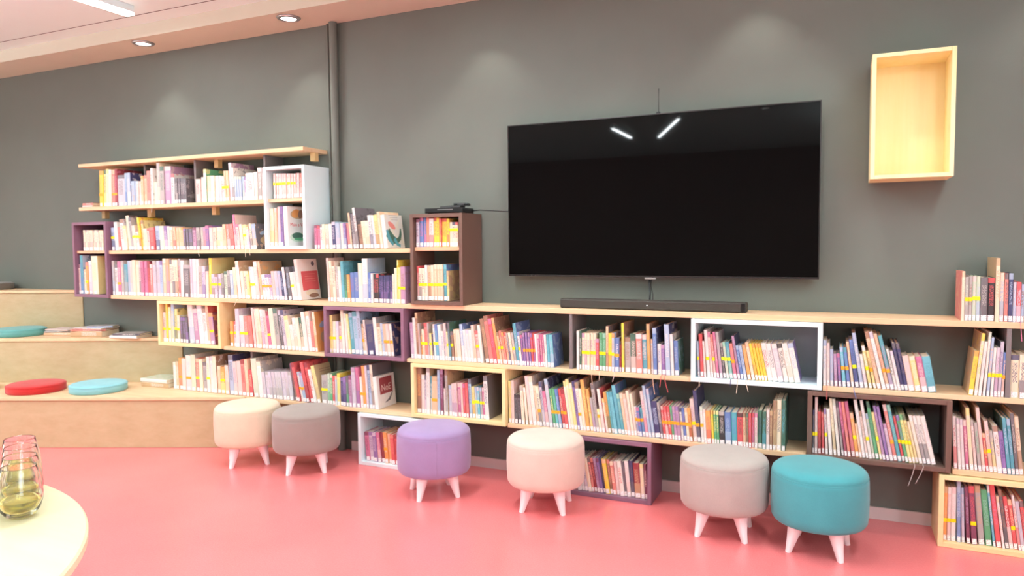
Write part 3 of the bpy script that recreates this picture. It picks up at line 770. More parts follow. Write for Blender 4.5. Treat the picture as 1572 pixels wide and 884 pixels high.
('middle3', '''
-0.6486 0.362 0.0162 0.1881 0.173 -0.235 4 we + . 0
-0.6317 0.362 0.0126 0.1779 0.173 -0.2394 3.8 wp . . 0
-0.6184 0.362 0.0235 0.1727 0.161 -0.2454 3.6 orp . . 1
-0.5943 0.362 0.0126 0.1744 0.163 -0.2406 3.4 yo . . 0
-0.5811 0.362 0.0126 0.1756 0.165 -0.2383 3 gY . . 0
-0.5678 0.362 0.0126 0.1768 0.153 -0.2454 2.6 gY . . 0
-0.5546 0.362 0.0271 0.1741 0.169 -0.2445 2.4 ks . . 1
-0.5269 0.362 0.0307 0.1722 0.154 -0.2419 2.2 Bb . . 1
-0.4956 0.362 0.0289 0.1727 0.15 -0.2371 1.8 tB . . 1
-0.4661 0.362 0.0271 0.1731 0.169 -0.2429 1.6 rk . . 1
-0.4384 0.362 0.0126 0.1749 0.162 -0.2424 1.4 Od . . 0
-0.4251 0.362 0.0126 0.1761 0.16 -0.2413 1.2 dG . . 0
-0.4119 0.362 0.0137 0.1774 0.15 -0.2441 1 rm . . 0
-0.3976 0.362 0.0137 0.1786 0.152 -0.2351 0.8 mr . . 0
-0.3833 0.362 0.0137 0.1799 0.162 -0.2434 0.6 pm . . 0
-0.3689 0.362 0.0217 0.195 0.188 -0.234 0.4 G . . 1
-0.3467 0.362 0.0181 0.1924 0.172 -0.2443 0.2 Gt . . 1
-0.328 0.362 0.0144 0.2028 0.173 -0.2449 0 pK . . 0
-0.313 0.362 0.0144 0.1996 0.175 -0.2449 0 dD . . 0
-0.2979 0.362 0.0162 0.2499 0.214 -0.2429 0 dDD . . 1
-0.2811 0.362 0.0235 0.2537 0.218 -0.2354 0 c . . 1
-0.257 0.362 0.0181 0.2554 0.218 -0.241 0 GtG . . 1
'''),
('birch mid', '''
-2.3759 0.368 0.033 0.2948 0.218 -0.2397 0 dod . . 1
-2.3423 0.368 0.022 0.2404 0.212 -0.2419 0 pw . . 1
-2.3197 0.368 0.0132 0.2374 0.197 -0.2427 0 lK . . 0
-2.3059 0.368 0.0242 0.2926 0.218 -0.2445 0 wsD . . 1
-2.2811 0.368 0.0132 0.2336 0.21 -0.2384 0 tw . . 0
-2.2673 0.368 0.0374 0.2355 0.218 -0.2434 0 OD + . 1
-2.2293 0.368 0.0176 0.2781 0.218 -0.243 0 bB . . 1
-2.2091 0.368 0.0198 0.2857 0.218 -0.2406 0.4 zMz . . 1
-2.1876 0.368 0.0154 0.1652 0.161 -0.2358 0.8 wp . . 0
-2.1704 0.368 0.0176 0.2814 0.218 -0.2457 1.2 sdD . . 1
-2.1509 0.368 0.022 0.187 0.154 -0.2375 1.6 lb . . 0
-2.127 0.368 0.0154 0.199 0.192 -0.2403 2 pM . . 0
-2.111 0.368 0.022 0.2026 0.185 -0.246 2 pM . . 0
-2.0884 0.368 0.0198 0.2041 0.18 -0.2349 2 mp . . 0
-2.0673 0.368 0.0176 0.2076 0.198 -0.2357 2.2 pO . . 0
-2.0483 0.368 0.0176 0.2047 0.2 -0.243 2.4 rm . . 0
-2.0294 0.368 0.0176 0.2101 0.176 -0.2441 2.6 rqm . . 0
-2.0104 0.368 0.0198 0.2325 0.21 -0.2378 2.8 bKK . . 0
-1.9894 0.368 0.0198 0.1899 0.184 -0.2373 3 Yo * . 0
-1.9689 0.368 0.0154 0.1891 0.175 -0.2368 3 be ^ . 0
-1.9529 0.368 0.0154 0.1903 0.17 -0.2394 3 Tl ^ . 0
-1.9362 0.368 0.0154 0.1872 0.155 -0.2366 3.2 sb * . 0
-1.9201 0.368 0.0154 0.1884 0.161 -0.235 3.2 mp * . 0
-1.9038 0.368 0.0264 0.2606 0.218 -0.2424 3.3 wKK . . 1
'''),
('plum floor', '''
-1.3693 0.022 0.0209 0.1772 0.149 -0.243 10 Ow . . 0
-1.3475 0.022 0.0209 0.1798 0.166 -0.2376 10 Ow . . 0
-1.3256 0.022 0.0233 0.1825 0.153 -0.2452 10 wK . . 1
-1.3014 0.022 0.0186 0.1851 0.167 -0.239 10 lw . . 0
-1.2819 0.022 0.0186 0.1874 0.165 -0.2433 10 lK . . 0
-1.2625 0.022 0.0186 0.1897 0.174 -0.2459 10 cO . . 0
-1.243 0.022 0.014 0.1889 0.164 -0.2405 9.8 qK . . 0
-1.2282 0.022 0.0163 0.1907 0.186 -0.2383 9.6 Rq . . 0
-1.2111 0.022 0.0163 0.1927 0.185 -0.2403 9.4 Mz . . 0
-1.194 0.022 0.0163 0.1946 0.167 -0.243 9.2 vz . . 0
-1.177 0.022 0.014 0.1937 0.189 -0.2375 9 nK . . 0
-1.1623 0.022 0.0233 0.1932 0.168 -0.2457 8.6 yO . . 1
-1.1382 0.022 0.0163 0.1929 0.174 -0.2379 8.2 dq . . 0
-1.1211 0.022 0.0186 0.1843 0.164 -0.2429 7.8 qc . . 0
-1.1018 0.022 0.0209 0.1867 0.173 -0.2349 7.4 pw . . 0
-1.0801 0.022 0.0233 0.192 0.164 -0.2456 7 w . . 1
-1.0561 0.022 0.014 0.1915 0.167 -0.241 7 K . . 0
-1.0414 0.022 0.0209 0.1963 0.182 -0.2436 6.2 w . . 1
-1.0198 0.022 0.0209 0.1988 0.188 -0.2371 5.4 nK . . 1
-0.9982 0.022 0.0326 0.1915 0.173 -0.2435 4.6 RD . . 1
-0.965 0.022 0.0209 0.1895 0.185 -0.2423 4 cY . . 1
-0.9434 0.022 0.014 0.1918 0.182 -0.2432 3 zp . . 0
'''),
('white floor', '''
-2.7651 0.022 0.0302 0.1846 0.158 -0.2369 5 mz . . 1
-2.7341 0.022 0.0329 0.1879 0.163 -0.2346 5 lv . . 1
-2.7005 0.022 0.0274 0.1886 0.17 -0.2438 5 vl . . 0
-2.6723 0.022 0.0247 0.1913 0.164 -0.241 5 m . . 0
-2.6469 0.022 0.0274 0.194 0.18 -0.2346 5 Rz . . 0
-2.6188 0.022 0.0274 0.1968 0.166 -0.2413 5 oc + . 1
-2.5906 0.022 0.0247 0.1901 0.162 -0.2343 5 Oo . . 0
-2.5652 0.022 0.0274 0.188 0.158 -0.2454 5 rq . . 0
-2.5371 0.022 0.0247 0.1883 0.156 -0.2413 5 rR . . 0
-2.5117 0.022 0.0247 0.1909 0.184 -0.2354 5 mp + . 0
-2.4863 0.022 0.0274 0.1935 0.181 -0.234 5 q . . 1
'''),
('tall brown up', '''
-2.362 1.391 0.0207 0.1706 0.165 -0.242 0 lz . . 0
-2.3407 1.391 0.0163 0.1777 0.151 -0.2348 0 Bm . . 0
-2.3238 1.391 0.0163 0.1773 0.167 -0.2456 0 Bm . . 0
-2.3069 1.391 0.0163 0.1769 0.164 -0.2415 0 Bm . . 0
-2.29 1.391 0.0222 0.1765 0.155 -0.242 0 qo . . 0
-2.2672 1.391 0.0296 0.1721 0.146 -0.246 0 wr . . 1
-2.2369 1.391 0.0185 0.1753 0.152 -0.2418 0 yr . . 0
-2.2178 1.391 0.0185 0.1748 0.17 -0.2445 0 yr . . 0
-2.1987 1.391 0.0148 0.1707 0.166 -0.2435 0 ro . . 0
-2.1833 1.391 0.0163 0.1703 0.149 -0.2361 0 yr . . 0
-2.1664 1.391 0.0163 0.17 0.162 -0.2408 0 yr . . 0
-2.1495 1.391 0.0163 0.1696 0.14 -0.2403 0 yr . . 0
-2.1326 1.391 0.0207 0.1469 0.14 -0.235 0 c ^ . 0
-2.1113 1.391 0.0207 0.1465 0.14 -0.2416 0 c ^ . 0
-2.09 1.391 0.0207 0.1461 0.141 -0.2456 0 c ^ . 0
'''),
('tall brown low', '''
-2.3628 1.066 0.0178 0.2106 0.187 -0.2363 1 rp . . 0
-2.3445 1.066 0.0199 0.1955 0.184 -0.2455 1 cK * . 0
-2.324 1.066 0.0199 0.1956 0.161 -0.2452 1 cK * . 0
-2.3035 1.066 0.0178 0.2147 0.208 -0.2429 1 wc * . 0
-2.2851 1.066 0.0249 0.211 0.198 -0.2352 1 Od * . 1
-2.2596 1.066 0.0178 0.2148 0.188 -0.2427 1 cO * . 0
-2.2413 1.066 0.0213 0.2187 0.213 -0.2386 1 Oc * . 0
-2.2193 1.066 0.0213 0.2188 0.189 -0.2374 1 Oc * . 0
-2.1974 1.066 0.0213 0.2188 0.191 -0.2427 1 Oc * . 0
-2.1755 1.066 0.0213 0.2189 0.18 -0.2369 1 tTB ^ . 0
-2.1536 1.066 0.0156 0.1815 0.175 -0.2384 1 DYD . . 0
'''),
('upright low', '''
-3.508 1.405 0.033 0.2519 0.218 -0.2457 0.3 cY . . 1
-3.4737 1.405 0.0241 0.255 0.218 -0.2403 0.5 Op . . 1
-3.4485 1.405 0.0286 0.2621 0.218 -0.2346 0.6 pl . . 1
-3.4186 1.405 0.0254 0.2632 0.218 -0.243 0.8 vn . . 1
-3.3915 1.405 0.0349 0.2643 0.2 -0.2401 1 www . title 1
'''),
('upright up', '''
-3.4689 1.722 0.0176 0.1663 0.161 -0.2438 0 pw * . 0
-3.4507 1.722 0.0176 0.1654 0.157 -0.2371 0 pw * . 0
-3.4324 1.722 0.0176 0.1645 0.157 -0.2367 0 pw * . 0
-3.4142 1.722 0.0176 0.1636 0.15 -0.2421 0 pw * . 0
-3.396 1.722 0.0176 0.1627 0.142 -0.2417 0 pw * . 0
-3.3777 1.722 0.0176 0.1619 0.153 -0.2451 0 pw * . 0
-3.3595 1.722 0.0176 0.161 0.14 -0.237 0 pw * . 0
-3.3413 1.722 0.0176 0.1601 0.14 -0.2452 0 pw * . 0
-3.323 1.722 0.0176 0.1593 0.14 -0.2394 0 pw * . 0
-3.3048 1.722 0.0176 0.1584 0.14 -0.2342 0 pw * . 0
-3.2865 1.722 0.0176 0.1611 0.155 -0.2341 0 qp . . 0
-3.2683 1.722 0.0176 0.1603 0.14 -0.245 0 pM . . 0
-3.2501 1.722 0.0176 0.158 0.14 -0.24 0 qp . . 0
-3.2318 1.722 0.0176 0.1571 0.147 -0.2406 0 qp . . 0
'''),
('top right', '''
-3.1385 1.383 0.0221 0.1553 0.14 -0.241 1 mz . . 0
-3.1158 1.383 0.0196 0.1506 0.14 -0.2379 1 mr . . 0
-3.0956 1.383 0.0221 0.1587 0.149 -0.2358 1 w . . 0
-3.0718 1.383 0.0245 0.1604 0.149 -0.2445 1.4 cY . . 0
-3.0456 1.383 0.0245 0.1578 0.151 -0.2425 1.8 cs . . 0
-3.0193 1.383 0.027 0.1616 0.147 -0.2415 2.2 wl . . 0
-2.9906 1.383 0.027 0.1738 0.163 -0.2436 2.6 nlb . . 0
-2.9618 1.383 0.0319 0.1647 0.142 -0.2431 3 bl . . 0
-2.9293 1.383 0.027 0.1641 0.14 -0.2354 3 pw . . 0
-2.8994 1.383 0.0196 0.1638 0.149 -0.2421 3.8 vb . . 0
-2.8769 1.383 0.0245 0.1635 0.144 -0.2341 4.6 qm . . 0
-2.8493 1.383 0.0147 0.2288 0.206 -0.2432 5.4 OcK . . 0
-2.8308 1.383 0.0245 0.2223 0.211 -0.2382 6.2 KsK . . 1
-2.8024 1.383 0.0196 0.2602 0.218 -0.2448 7 wkK . . 0
-2.782 1.383 0.027 0.1752 0.157 -0.2362 7 dk . . 0
-2.7543 1.383 0.0294 0.1746 0.167 -0.235 7 cO . . 0
-2.724 1.383 0.0294 0.1739 0.144 -0.2425 7 cO . . 0
-2.6938 1.383 0.0221 0.211 0.177 -0.2437 7 w . . 0
-2.6709 1.383 0.0196 0.2105 0.205 -0.239 7 wb . . 0
-2.6506 1.383 0.027 0.2118 0.205 -0.2415 6.8 YdO . . 1
-2.6228 1.383 0.0196 0.2299 0.218 -0.2406 6.8 Oc . . 0
-2.6024 1.383 0.0294 0.2106 0.2 -0.2367 6.7 wcw . dino 1
'''),
('top left', '''
-5.1894 1.7195 0.0424 0.2732 0.218 -0.2447 -2 yo + . 1
-5.1464 1.719 0.0283 0.2787 0.218 -0.2386 -2 YG . . 1
-5.1175 1.7191 0.0318 0.2821 0.218 -0.2416 -2 eY . . 1
-5.0851 1.719 0.0283 0.2755 0.218 -0.2436 -2 cw . . 1
-5.0543 1.719 0.0353 0.2738 0.218 -0.2388 -1.6 qO + . 1
-5.0165 1.7186 0.0283 0.2771 0.218 -0.2436 -1.2 Rm + . 1
-4.986 1.7191 0.0777 0.2299 0.189 -0.2421 -0.8 lKs . . 1
-4.9061 1.7181 0.0212 0.2423 0.218 -0.2438 -0.4 bB . . 0
-4.8826 1.718 0.0389 0.2433 0.212 -0.2436 0 bwn . . 1
-4.8431 1.718 0.0212 0.1806 0.171 -0.2394 0 bs . . 0
-4.8213 1.718 0.0212 0.1796 0.149 -0.2448 0 bs . . 0
-4.7995 1.718 0.0212 0.1786 0.158 -0.2394 0 bs . . 0
-4.7777 1.718 0.0212 0.1777 0.164 -0.2449 0 pw . . 0
-4.7559 1.718 0.0212 0.1767 0.15 -0.2377 0 pw . . 0
-4.7341 1.718 0.0247 0.2145 0.19 -0.2426 0 Oo . . 0
-4.7088 1.718 0.0318 0.218 0.189 -0.2346 0 OqO . . 0
-4.6764 1.718 0.0424 0.2476 0.215 -0.2392 0 qr . . 1
-4.6334 1.718 0.0247 0.2651 0.218 -0.241 0 wK . . 0
-4.608 1.718 0.0424 0.1626 0.156 -0.234 0 ce . . 0
-4.565 1.718 0.0318 0.2998 0.218 -0.2436 0 sec . . 1
-4.5326 1.718 0.0389 0.2716 0.218 -0.2436 0 sGs . . 1
-4.4932 1.718 0.0636 0.2714 0.218 -0.2352 0 MpM . . 1
-4.429 1.718 0.0318 0.2145 0.19 -0.2362 0 w . . 0
-4.3965 1.718 0.0198 0.1802 0.159 -0.2354 0 Ks . . 0
-4.3762 1.718 0.0198 0.1793 0.16 -0.244 0 Ks . . 0
-4.3558 1.718 0.0198 0.1784 0.147 -0.2394 0 Ks . . 0
-4.3354 1.718 0.0198 0.1776 0.164 -0.2351 0 Ks . . 0
-4.315 1.718 0.0198 0.1767 0.147 -0.2385 0 Ks . . 0
-4.2946 1.718 0.0198 0.1758 0.155 -0.2399 0 Ks . . 0
'''),
('top mid', '''
-4.1798 1.718 0.0449 0.1653 0.14 -0.2426 0 pz . . 1
-4.1343 1.718 0.0269 0.1775 0.16 -0.2349 0 pc . . 0
-4.1068 1.718 0.0269 0.2316 0.194 -0.2401 0 wYg . . 0
-4.0793 1.718 0.0449 0.1836 0.174 -0.2344 0 Oc . . 1
-4.0338 1.718 0.0329 0.1817 0.155 -0.2445 0 cw . . 0
-4.0003 1.718 0.0209 0.1804 0.175 -0.2343 0 wl . . 0
-3.9787 1.718 0.0209 0.1793 0.161 -0.2454 0 wl . . 0
-3.9553 1.718 0.0209 0.1784 0.173 -0.2413 0.6 wl . . 0
-3.932 1.718 0.0239 0.1729 0.167 -0.2386 1.2 w * . 0
-3.9056 1.718 0.018 0.2107 0.201 -0.2441 1.8 Oq * . 0
-3.8849 1.718 0.0209 0.2099 0.199 -0.2433 2.4 O * . 0
-3.8626 1.718 0.0269 0.2633 0.218 -0.2358 2.6 lwM . . 1
-3.835 1.718 0.0209 0.2278 0.217 -0.2438 2.2 wK . . 0
-3.8135 1.718 0.0209 0.1677 0.143 -0.2412 1.8 be . . 0
-3.7919 1.718 0.0209 0.1667 0.15 -0.2414 1.4 be . . 0
-3.7704 1.718 0.0209 0.1656 0.14 -0.243 1 be . . 0
-3.7488 1.718 0.0209 0.1646 0.154 -0.2352 1 be . . 0
-3.7273 1.718 0.018 0.1592 0.14 -0.2393 1 lv . . 0
-3.7087 1.718 0.0718 0.184 0.173 -0.2455 1 wrk . . 1
-3.6363 1.718 0.0299 0.1882 0.18 -0.2446 1 wc . . 0
-3.6058 1.718 0.0359 0.2154 0.197 -0.2394 1 sw . . 1
-3.5693 1.718 0.0239 0.2139 0.197 -0.2423 1 s . . 0
'''),
('plum up', '''
-5.4015 1.383 0.0227 0.1603 0.142 -0.239 0 cs . . 0
-5.3782 1.383 0.0227 0.1599 0.142 -0.2381 0 cs . . 0
-5.3548 1.383 0.0227 0.1596 0.142 -0.2407 0 cs . . 0
-5.3315 1.383 0.0227 0.1592 0.14 -0.2386 0 cs . . 0
-5.3082 1.383 0.0227 0.1588 0.143 -0.2432 0 cs . . 0
-5.2849 1.383 0.0227 0.1584 0.149 -0.2366 0 cs . . 0
-5.2616 1.383 0.0227 0.1581 0.141 -0.2438 0 cs . . 0
-5.2382 1.383 0.0227 0.1577 0.141 -0.2447 0 cs . . 0
-5.2149 1.383 0.0227 0.1573 0.14 -0.2408 0 cs . . 0
-5.1916 1.383 0.0227 0.1569 0.14 -0.2407 0 cs . . 0
'''),
('plum low', '''
-5.4655 1.0445 0.0196 0.2308 0.208 -0.2455 0 pz . . 0
-5.4453 1.0445 0.0314 0.3009 0.218 -0.245 0 tBb . . 1
-5.4133 1.0445 0.0314 0.1921 0.18 -0.2367 0 cO . . 0
-5.3793 1.0445 0.0275 0.2492 0.218 -0.2453 0.6 oq * . 0
-5.3506 1.0445 0.0392 0.2596 0.218 -0.2415 0.8 lw . . 1
-5.3096 1.0445 0.0706 0.2956 0.218 -0.2444 1 cYY . . 1
'''),
('C left', '''
-5.0847 1.383 0.0393 0.1729 0.165 -0.234 2.3 bn * . 0
-5.0427 1.383 0.036 0.215 0.202 -0.2362 3 wc . . 1
-5.0036 1.383 0.0262 0.1744 0.148 -0.2342 3.8 qr . . 0
-4.9724 1.383 0.0393 0.2344 0.211 -0.2345 5.2 wd . . 1
-4.9291 1.383 0.0327 0.1839 0.178 -0.244 6.2 cY . . 0
-4.8943 1.383 0.036 0.261 0.218 -0.2348 6.6 ecK . . 1
-4.8557 1.383 0.0262 0.2454 0.204 -0.2418 7 sK . . 0
-4.8287 1.383 0.0327 0.1849 0.174 -0.2441 7 c ^ . 0
-4.7951 1.383 0.0295 0.1544 0.149 -0.2427 7 w ^ . 0
-4.7648 1.383 0.0229 0.2431 0.218 -0.2443 6.6 y * . 0
-4.7412 1.383 0.0229 0.2223 0.2 -0.235 5.8 Yd . . 0
-4.7176 1.383 0.0393 0.1597 0.14 -0.2428 5 cO . . 0
-4.6776 1.383 0.0196 0.1615 0.145 -0.2422 4.2 p . . 0
-4.6573 1.383 0.0524 0.1655 0.14 -0.2438 3.4 rq . . 1
-4.6043 1.383 0.0426 0.1767 0.149 -0.2348 3 bn . . 1
-4.561 1.383 0.0458 0.1759 0.163 -0.2353 3 cl . . 1
-4.5145 1.383 0.036 0.1751 0.148 -0.2366 3 vl . . 0
-4.4779 1.383 0.0295 0.1721 0.144 -0.2396 3 pc . . 0
-4.4477 1.383 0.0262 0.1644 0.152 -0.2417 3 O . . 0
-4.4209 1.383 0.0262 0.1639 0.157 -0.2393 3 O . . 0
'''),
('C left2', '''
-4.3941 1.383 0.026 0.1619 0.148 -0.2354 2 Oo . . 0
-4.3675 1.383 0.026 0.1614 0.14 -0.2341 2 Oo . . 0
-4.3408 1.383 0.026 0.1609 0.148 -0.2413 2 Oo . . 0
-4.3142 1.383 0.0228 0.1532 0.145 -0.2428 2 Kv . . 0
-4.2908 1.383 0.0228 0.1527 0.149 -0.2391 2 Kv . . 0
-4.2674 1.383 0.0228 0.1523 0.14 -0.2368 2 Kv . . 0
-4.244 1.383 0.0228 0.1518 0.14 -0.2439 2 Kv . . 0
-4.2206 1.383 0.0325 0.1584 0.149 -0.2454 2 Mz . . 0
-4.1874 1.383 0.0325 0.1577 0.15 -0.243 2 sK . . 0
-4.1543 1.383 0.0293 0.1595 0.147 -0.2342 2 se . . 0
-4.1244 1.383 0.0293 0.1612 0.147 -0.238 2 Mq . . 0
-4.0945 1.383 0.0325 0.1699 0.148 -0.246 2 vm . . 0
-4.0613 1.383 0.0325 0.1553 0.14 -0.2442 2 pc . . 0
-4.0282 1.383 0.0293 0.1547 0.142 -0.2408 2 c . . 0
-3.9972 1.383 0.0325 0.1587 0.143 -0.2353 2.4 cY . . 0
-3.9629 1.383 0.0325 0.1582 0.14 -0.2433 2.8 cY . . 0
-3.9286 1.383 0.0293 0.1761 0.163 -0.2457 3.2 Oq . . 0
-3.8962 1.383 0.0293 0.1757 0.144 -0.2417 4 qp . . 0
-3.8638 1.383 0.0325 0.1775 0.149 -0.2417 4.8 qr . . 0
-3.8293 1.383 0.0228 0.2414 0.207 -0.239 5.2 mpp . . 0
-3.8046 1.383 0.0293 0.1744 0.159 -0.2435 5.6 pm . . 0
-3.7733 1.383 0.026 0.1739 0.16 -0.2403 6 cp . . 0
-3.7465 1.383 0.0325 0.1688 0.142 -0.2348 6 cY * . 0
-3.7133 1.383 0.026 0.1544 0.14 -0.2442 5.6 lY . . 0
-3.6865 1.383 0.0195 0.1766 0.148 -0.2383 5.5 c . . 0
-3.6663 1.383 0.0325 0.1737 0.2 -0.2366 5.3 bOK . art 1
'''),
('D left', '''
-5.0816 1.042 0.0255 0.2624 0.218 -0.2428 1 sb . . 0
-5.0554 1.042 0.0328 0.2372 0.195 -0.2383 1 wK . . 1
-5.022 1.042 0.0365 0.2574 0.218 -0.2418 1 mp + . 1
-4.9849 1.042 0.0292 0.2625 0.218 -0.2407 1 sc . . 1
-4.9551 1.042 0.0365 0.2375 0.218 -0.2372 1 ts . . 1
-4.918 1.042 0.0292 0.2626 0.218 -0.2352 1 bs . . 1
-4.8883 1.042 0.0292 0.2626 0.217 -0.2396 1 pO . . 1
-4.8585 1.042 0.0328 0.2676 0.218 -0.2431 1 ce . . 1
-4.825 1.042 0.0328 0.2627 0.218 -0.2367 1 cO . . 1
-4.7916 1.042 0.0219 0.2627 0.216 -0.2394 1 p . . 0
-4.7691 1.042 0.0328 0.2578 0.218 -0.2443 1 mz . . 1
-4.7357 1.042 0.0328 0.2579 0.218 -0.2387 1 mz . . 1
-4.7022 1.042 0.0328 0.2555 0.218 -0.2383 1 Rr . . 1
-4.6688 1.042 0.0255 0.2384 0.218 -0.2439 1 qp . . 0
-4.6427 1.042 0.0328 0.2629 0.218 -0.2424 1 ls . . 1
-4.6092 1.042 0.0328 0.2629 0.218 -0.2353 0.8 ls . . 1
-4.5758 1.042 0.0292 0.263 0.218 -0.2374 0.6 bv . . 1
-4.546 1.042 0.0365 0.28 0.218 -0.2359 0.5 Oc . . 1
-4.5089 1.042 0.0365 0.2776 0.218 -0.2404 0.3 DM . . 1
'''),
('D left2', '''
-4.4718 1.042 0.0281 0.2703 0.218 -0.2406 0 c . . 1
-4.4431 1.042 0.0281 0.2703 0.218 -0.2447 0 c . . 1
-4.4144 1.042 0.0281 0.2704 0.218 -0.2455 0 c . . 1
-4.3857 1.042 0.0176 0.2776 0.218 -0.237 0 s . . 0
-4.3676 1.042 0.0351 0.2656 0.218 -0.2359 0 w . . 1
-4.3319 1.042 0.0632 0.2347 0.218 -0.2428 0 KsD . . 1
-4.268 1.042 0.0246 0.2776 0.218 -0.2408 0 lM . . 1
-4.2428 1.042 0.0351 0.2776 0.218 -0.2397 0 wl . . 1
-4.2071 1.042 0.0246 0.2729 0.218 -0.2383 0 w . . 0
-4.1819 1.042 0.0351 0.2257 0.218 -0.2434 0 sd . . 1
-4.1462 1.042 0.0316 0.2259 0.217 -0.2458 0 lv . . 1
-4.114 1.042 0.0246 0.1885 0.162 -0.2432 0 cp . . 0
-4.0888 1.042 0.0281 0.2823 0.218 -0.2347 0 yYY . . 1
-4.0601 1.042 0.0281 0.1702 0.16 -0.2421 0 ld * . 0
-4.0314 1.042 0.0281 0.1704 0.164 -0.2421 0 ld * . 0
-4.0015 1.042 0.0281 0.1707 0.146 -0.2351 0.4 ld * . 0
-3.9716 1.042 0.0246 0.1755 0.162 -0.2377 0.8 s . . 0
-3.9439 1.042 0.0281 0.1897 0.176 -0.2343 1.6 eG . . 0
-3.9126 1.042 0.0246 0.1946 0.174 -0.2359 2.4 sK . . 0
-3.8853 1.042 0.0316 0.1972 0.184 -0.2357 3 bw . . 0
-3.8519 1.042 0.0316 0.2182 0.194 -0.2373 3.3 cO . . 1
'''),
('D left3', '''
-3.8093 1.042 0.0306 0.263 0.218 -0.2423 6 wcD . . 1
-3.7779 1.042 0.0276 0.1917 0.164 -0.2385 6 c . . 0
-3.7496 1.042 0.0276 0.1919 0.16 -0.2351 6 c . . 0
-3.7213 1.042 0.0245 0.1921 0.162 -0.2457 6 Ye . . 0
-3.696 1.042 0.0245 0.222 0.186 -0.2349 6 wb ^ . 0
-3.6708 1.042 0.0276 0.2199 0.192 -0.2443 6 wc ^ . 0
-3.6425 1.042 0.0306 0.2587 0.213 -0.2455 6 pw . . 1
-3.6111 1.042 0.0214 0.2587 0.218 -0.2384 6 OoD . . 0
-3.5889 1.042 0.0306 0.1705 0.159 -0.2372 6 wv + . 0
-3.5575 1.042 0.0306 0.1708 0.142 -0.2389 6 wv + . 0
-3.5261 1.042 0.0214 0.171 0.15 -0.2362 6 lv + . 0
-3.5039 1.042 0.0276 0.1937 0.184 -0.2353 6 ps . . 0
-3.4756 1.042 0.0276 0.194 0.161 -0.2356 6 lb . . 0
-3.4466 1.042 0.0276 0.1942 0.188 -0.2347 6.2 lb . . 0
-3.4176 1.042 0.0214 0.1945 0.163 -0.2435 6.4 nb . . 0
-3.394 1.042 0.0214 0.2216 0.186 -0.2456 6.8 wbK . . 0
-3.3703 1.042 0.0306 0.2219 0.212 -0.2363 7.2 Kb . . 1
-3.3375 1.042 0.0306 0.1866 0.172 -0.2361 7.6 wc * . 0
-3.3055 1.042 0.0245 0.1914 0.176 -0.2426 7.8 pw . . 0
-3.2793 1.042 0.0276 0.2737 0.2 -0.2448 8 pww . redpanel 1
'''),
('D right', '''
-3.0341 1.042 0.0159 0.2823 0.165 -0.2435 3 pD . . 0
-3.0176 1.042 0.0227 0.263 0.218 -0.2409 3 cD . . 1
-2.9943 1.042 0.0227 0.2609 0.215 -0.2429 3 cd . . 1
-2.9709 1.042 0.0204 0.2268 0.196 -0.2374 3 sw . . 0
-2.9499 1.042 0.0227 0.2269 0.199 -0.2422 3 we . . 0
-2.9266 1.042 0.0227 0.261 0.218 -0.24 3 tTt . . 1
-2.9033 1.042 0.0204 0.176 0.168 -0.2386 2.8 Gg . . 0
-2.8822 1.042 0.0227 0.1762 0.145 -0.241 2.6 oY . . 0
-2.8589 1.042 0.0318 0.1891 0.168 -0.2367 2.2 Bv . . 1
-2.8265 1.042 0.0318 0.1936 0.169 -0.2375 1.8 Bs . . 1
-2.7942 1.042 0.0318 0.2505 0.218 -0.2434 1.2 cwp . . 1
-2.7618 1.042 0.0408 0.2798 0.2 -0.2449 0.8 wbb . art 1
-2.7204 1.042 0.0182 0.1901 0.181 -0.244 0.4 Bb . . 0
-2.7016 1.042 0.0159 0.1861 0.153 -0.2436 0.2 wT . . 0
-2.6851 1.042 0.0204 0.1821 0.172 -0.2343 0 kr . . 0
-2.6641 1.042 0.0204 0.1823 0.15 -0.2401 0 kr . . 0
-2.6431 1.042 0.0159 0.172 0.155 -0.2364 0 nv . . 0
-2.6266 1.042 0.0159 0.1722 0.146 -0.2401 0 nv . . 0
-2.6101 1.042 0.0159 0.1724 0.151 -0.236 0 nv . . 0
-2.5936 1.042 0.0159 0.1725 0.149 -0.2347 0 nv . . 0
-2.5771 1.042 0.0159 0.1727 0.149 -0.2434 0 nv . . 0
-2.5607 1.042 0.0159 0.1728 0.161 -0.24 0 nv . . 0
-2.5442 1.042 0.0136 0.1832 0.153 -0.2384 0 cs . . 0
-2.53 1.042 0.0204 0.2203 0.184 -0.2365 0 ccY . . 0
-2.5089 1.042 0.0091 0.2695 0.218 -0.2366 0 yYy . . 0
-2.4993 1.042 0.0182 0.2246 0.207 -0.2417 0 Yc * . 0
-2.4805 1.042 0.034 0.2288 0.202 -0.2413 0 Md * . 1
'''),
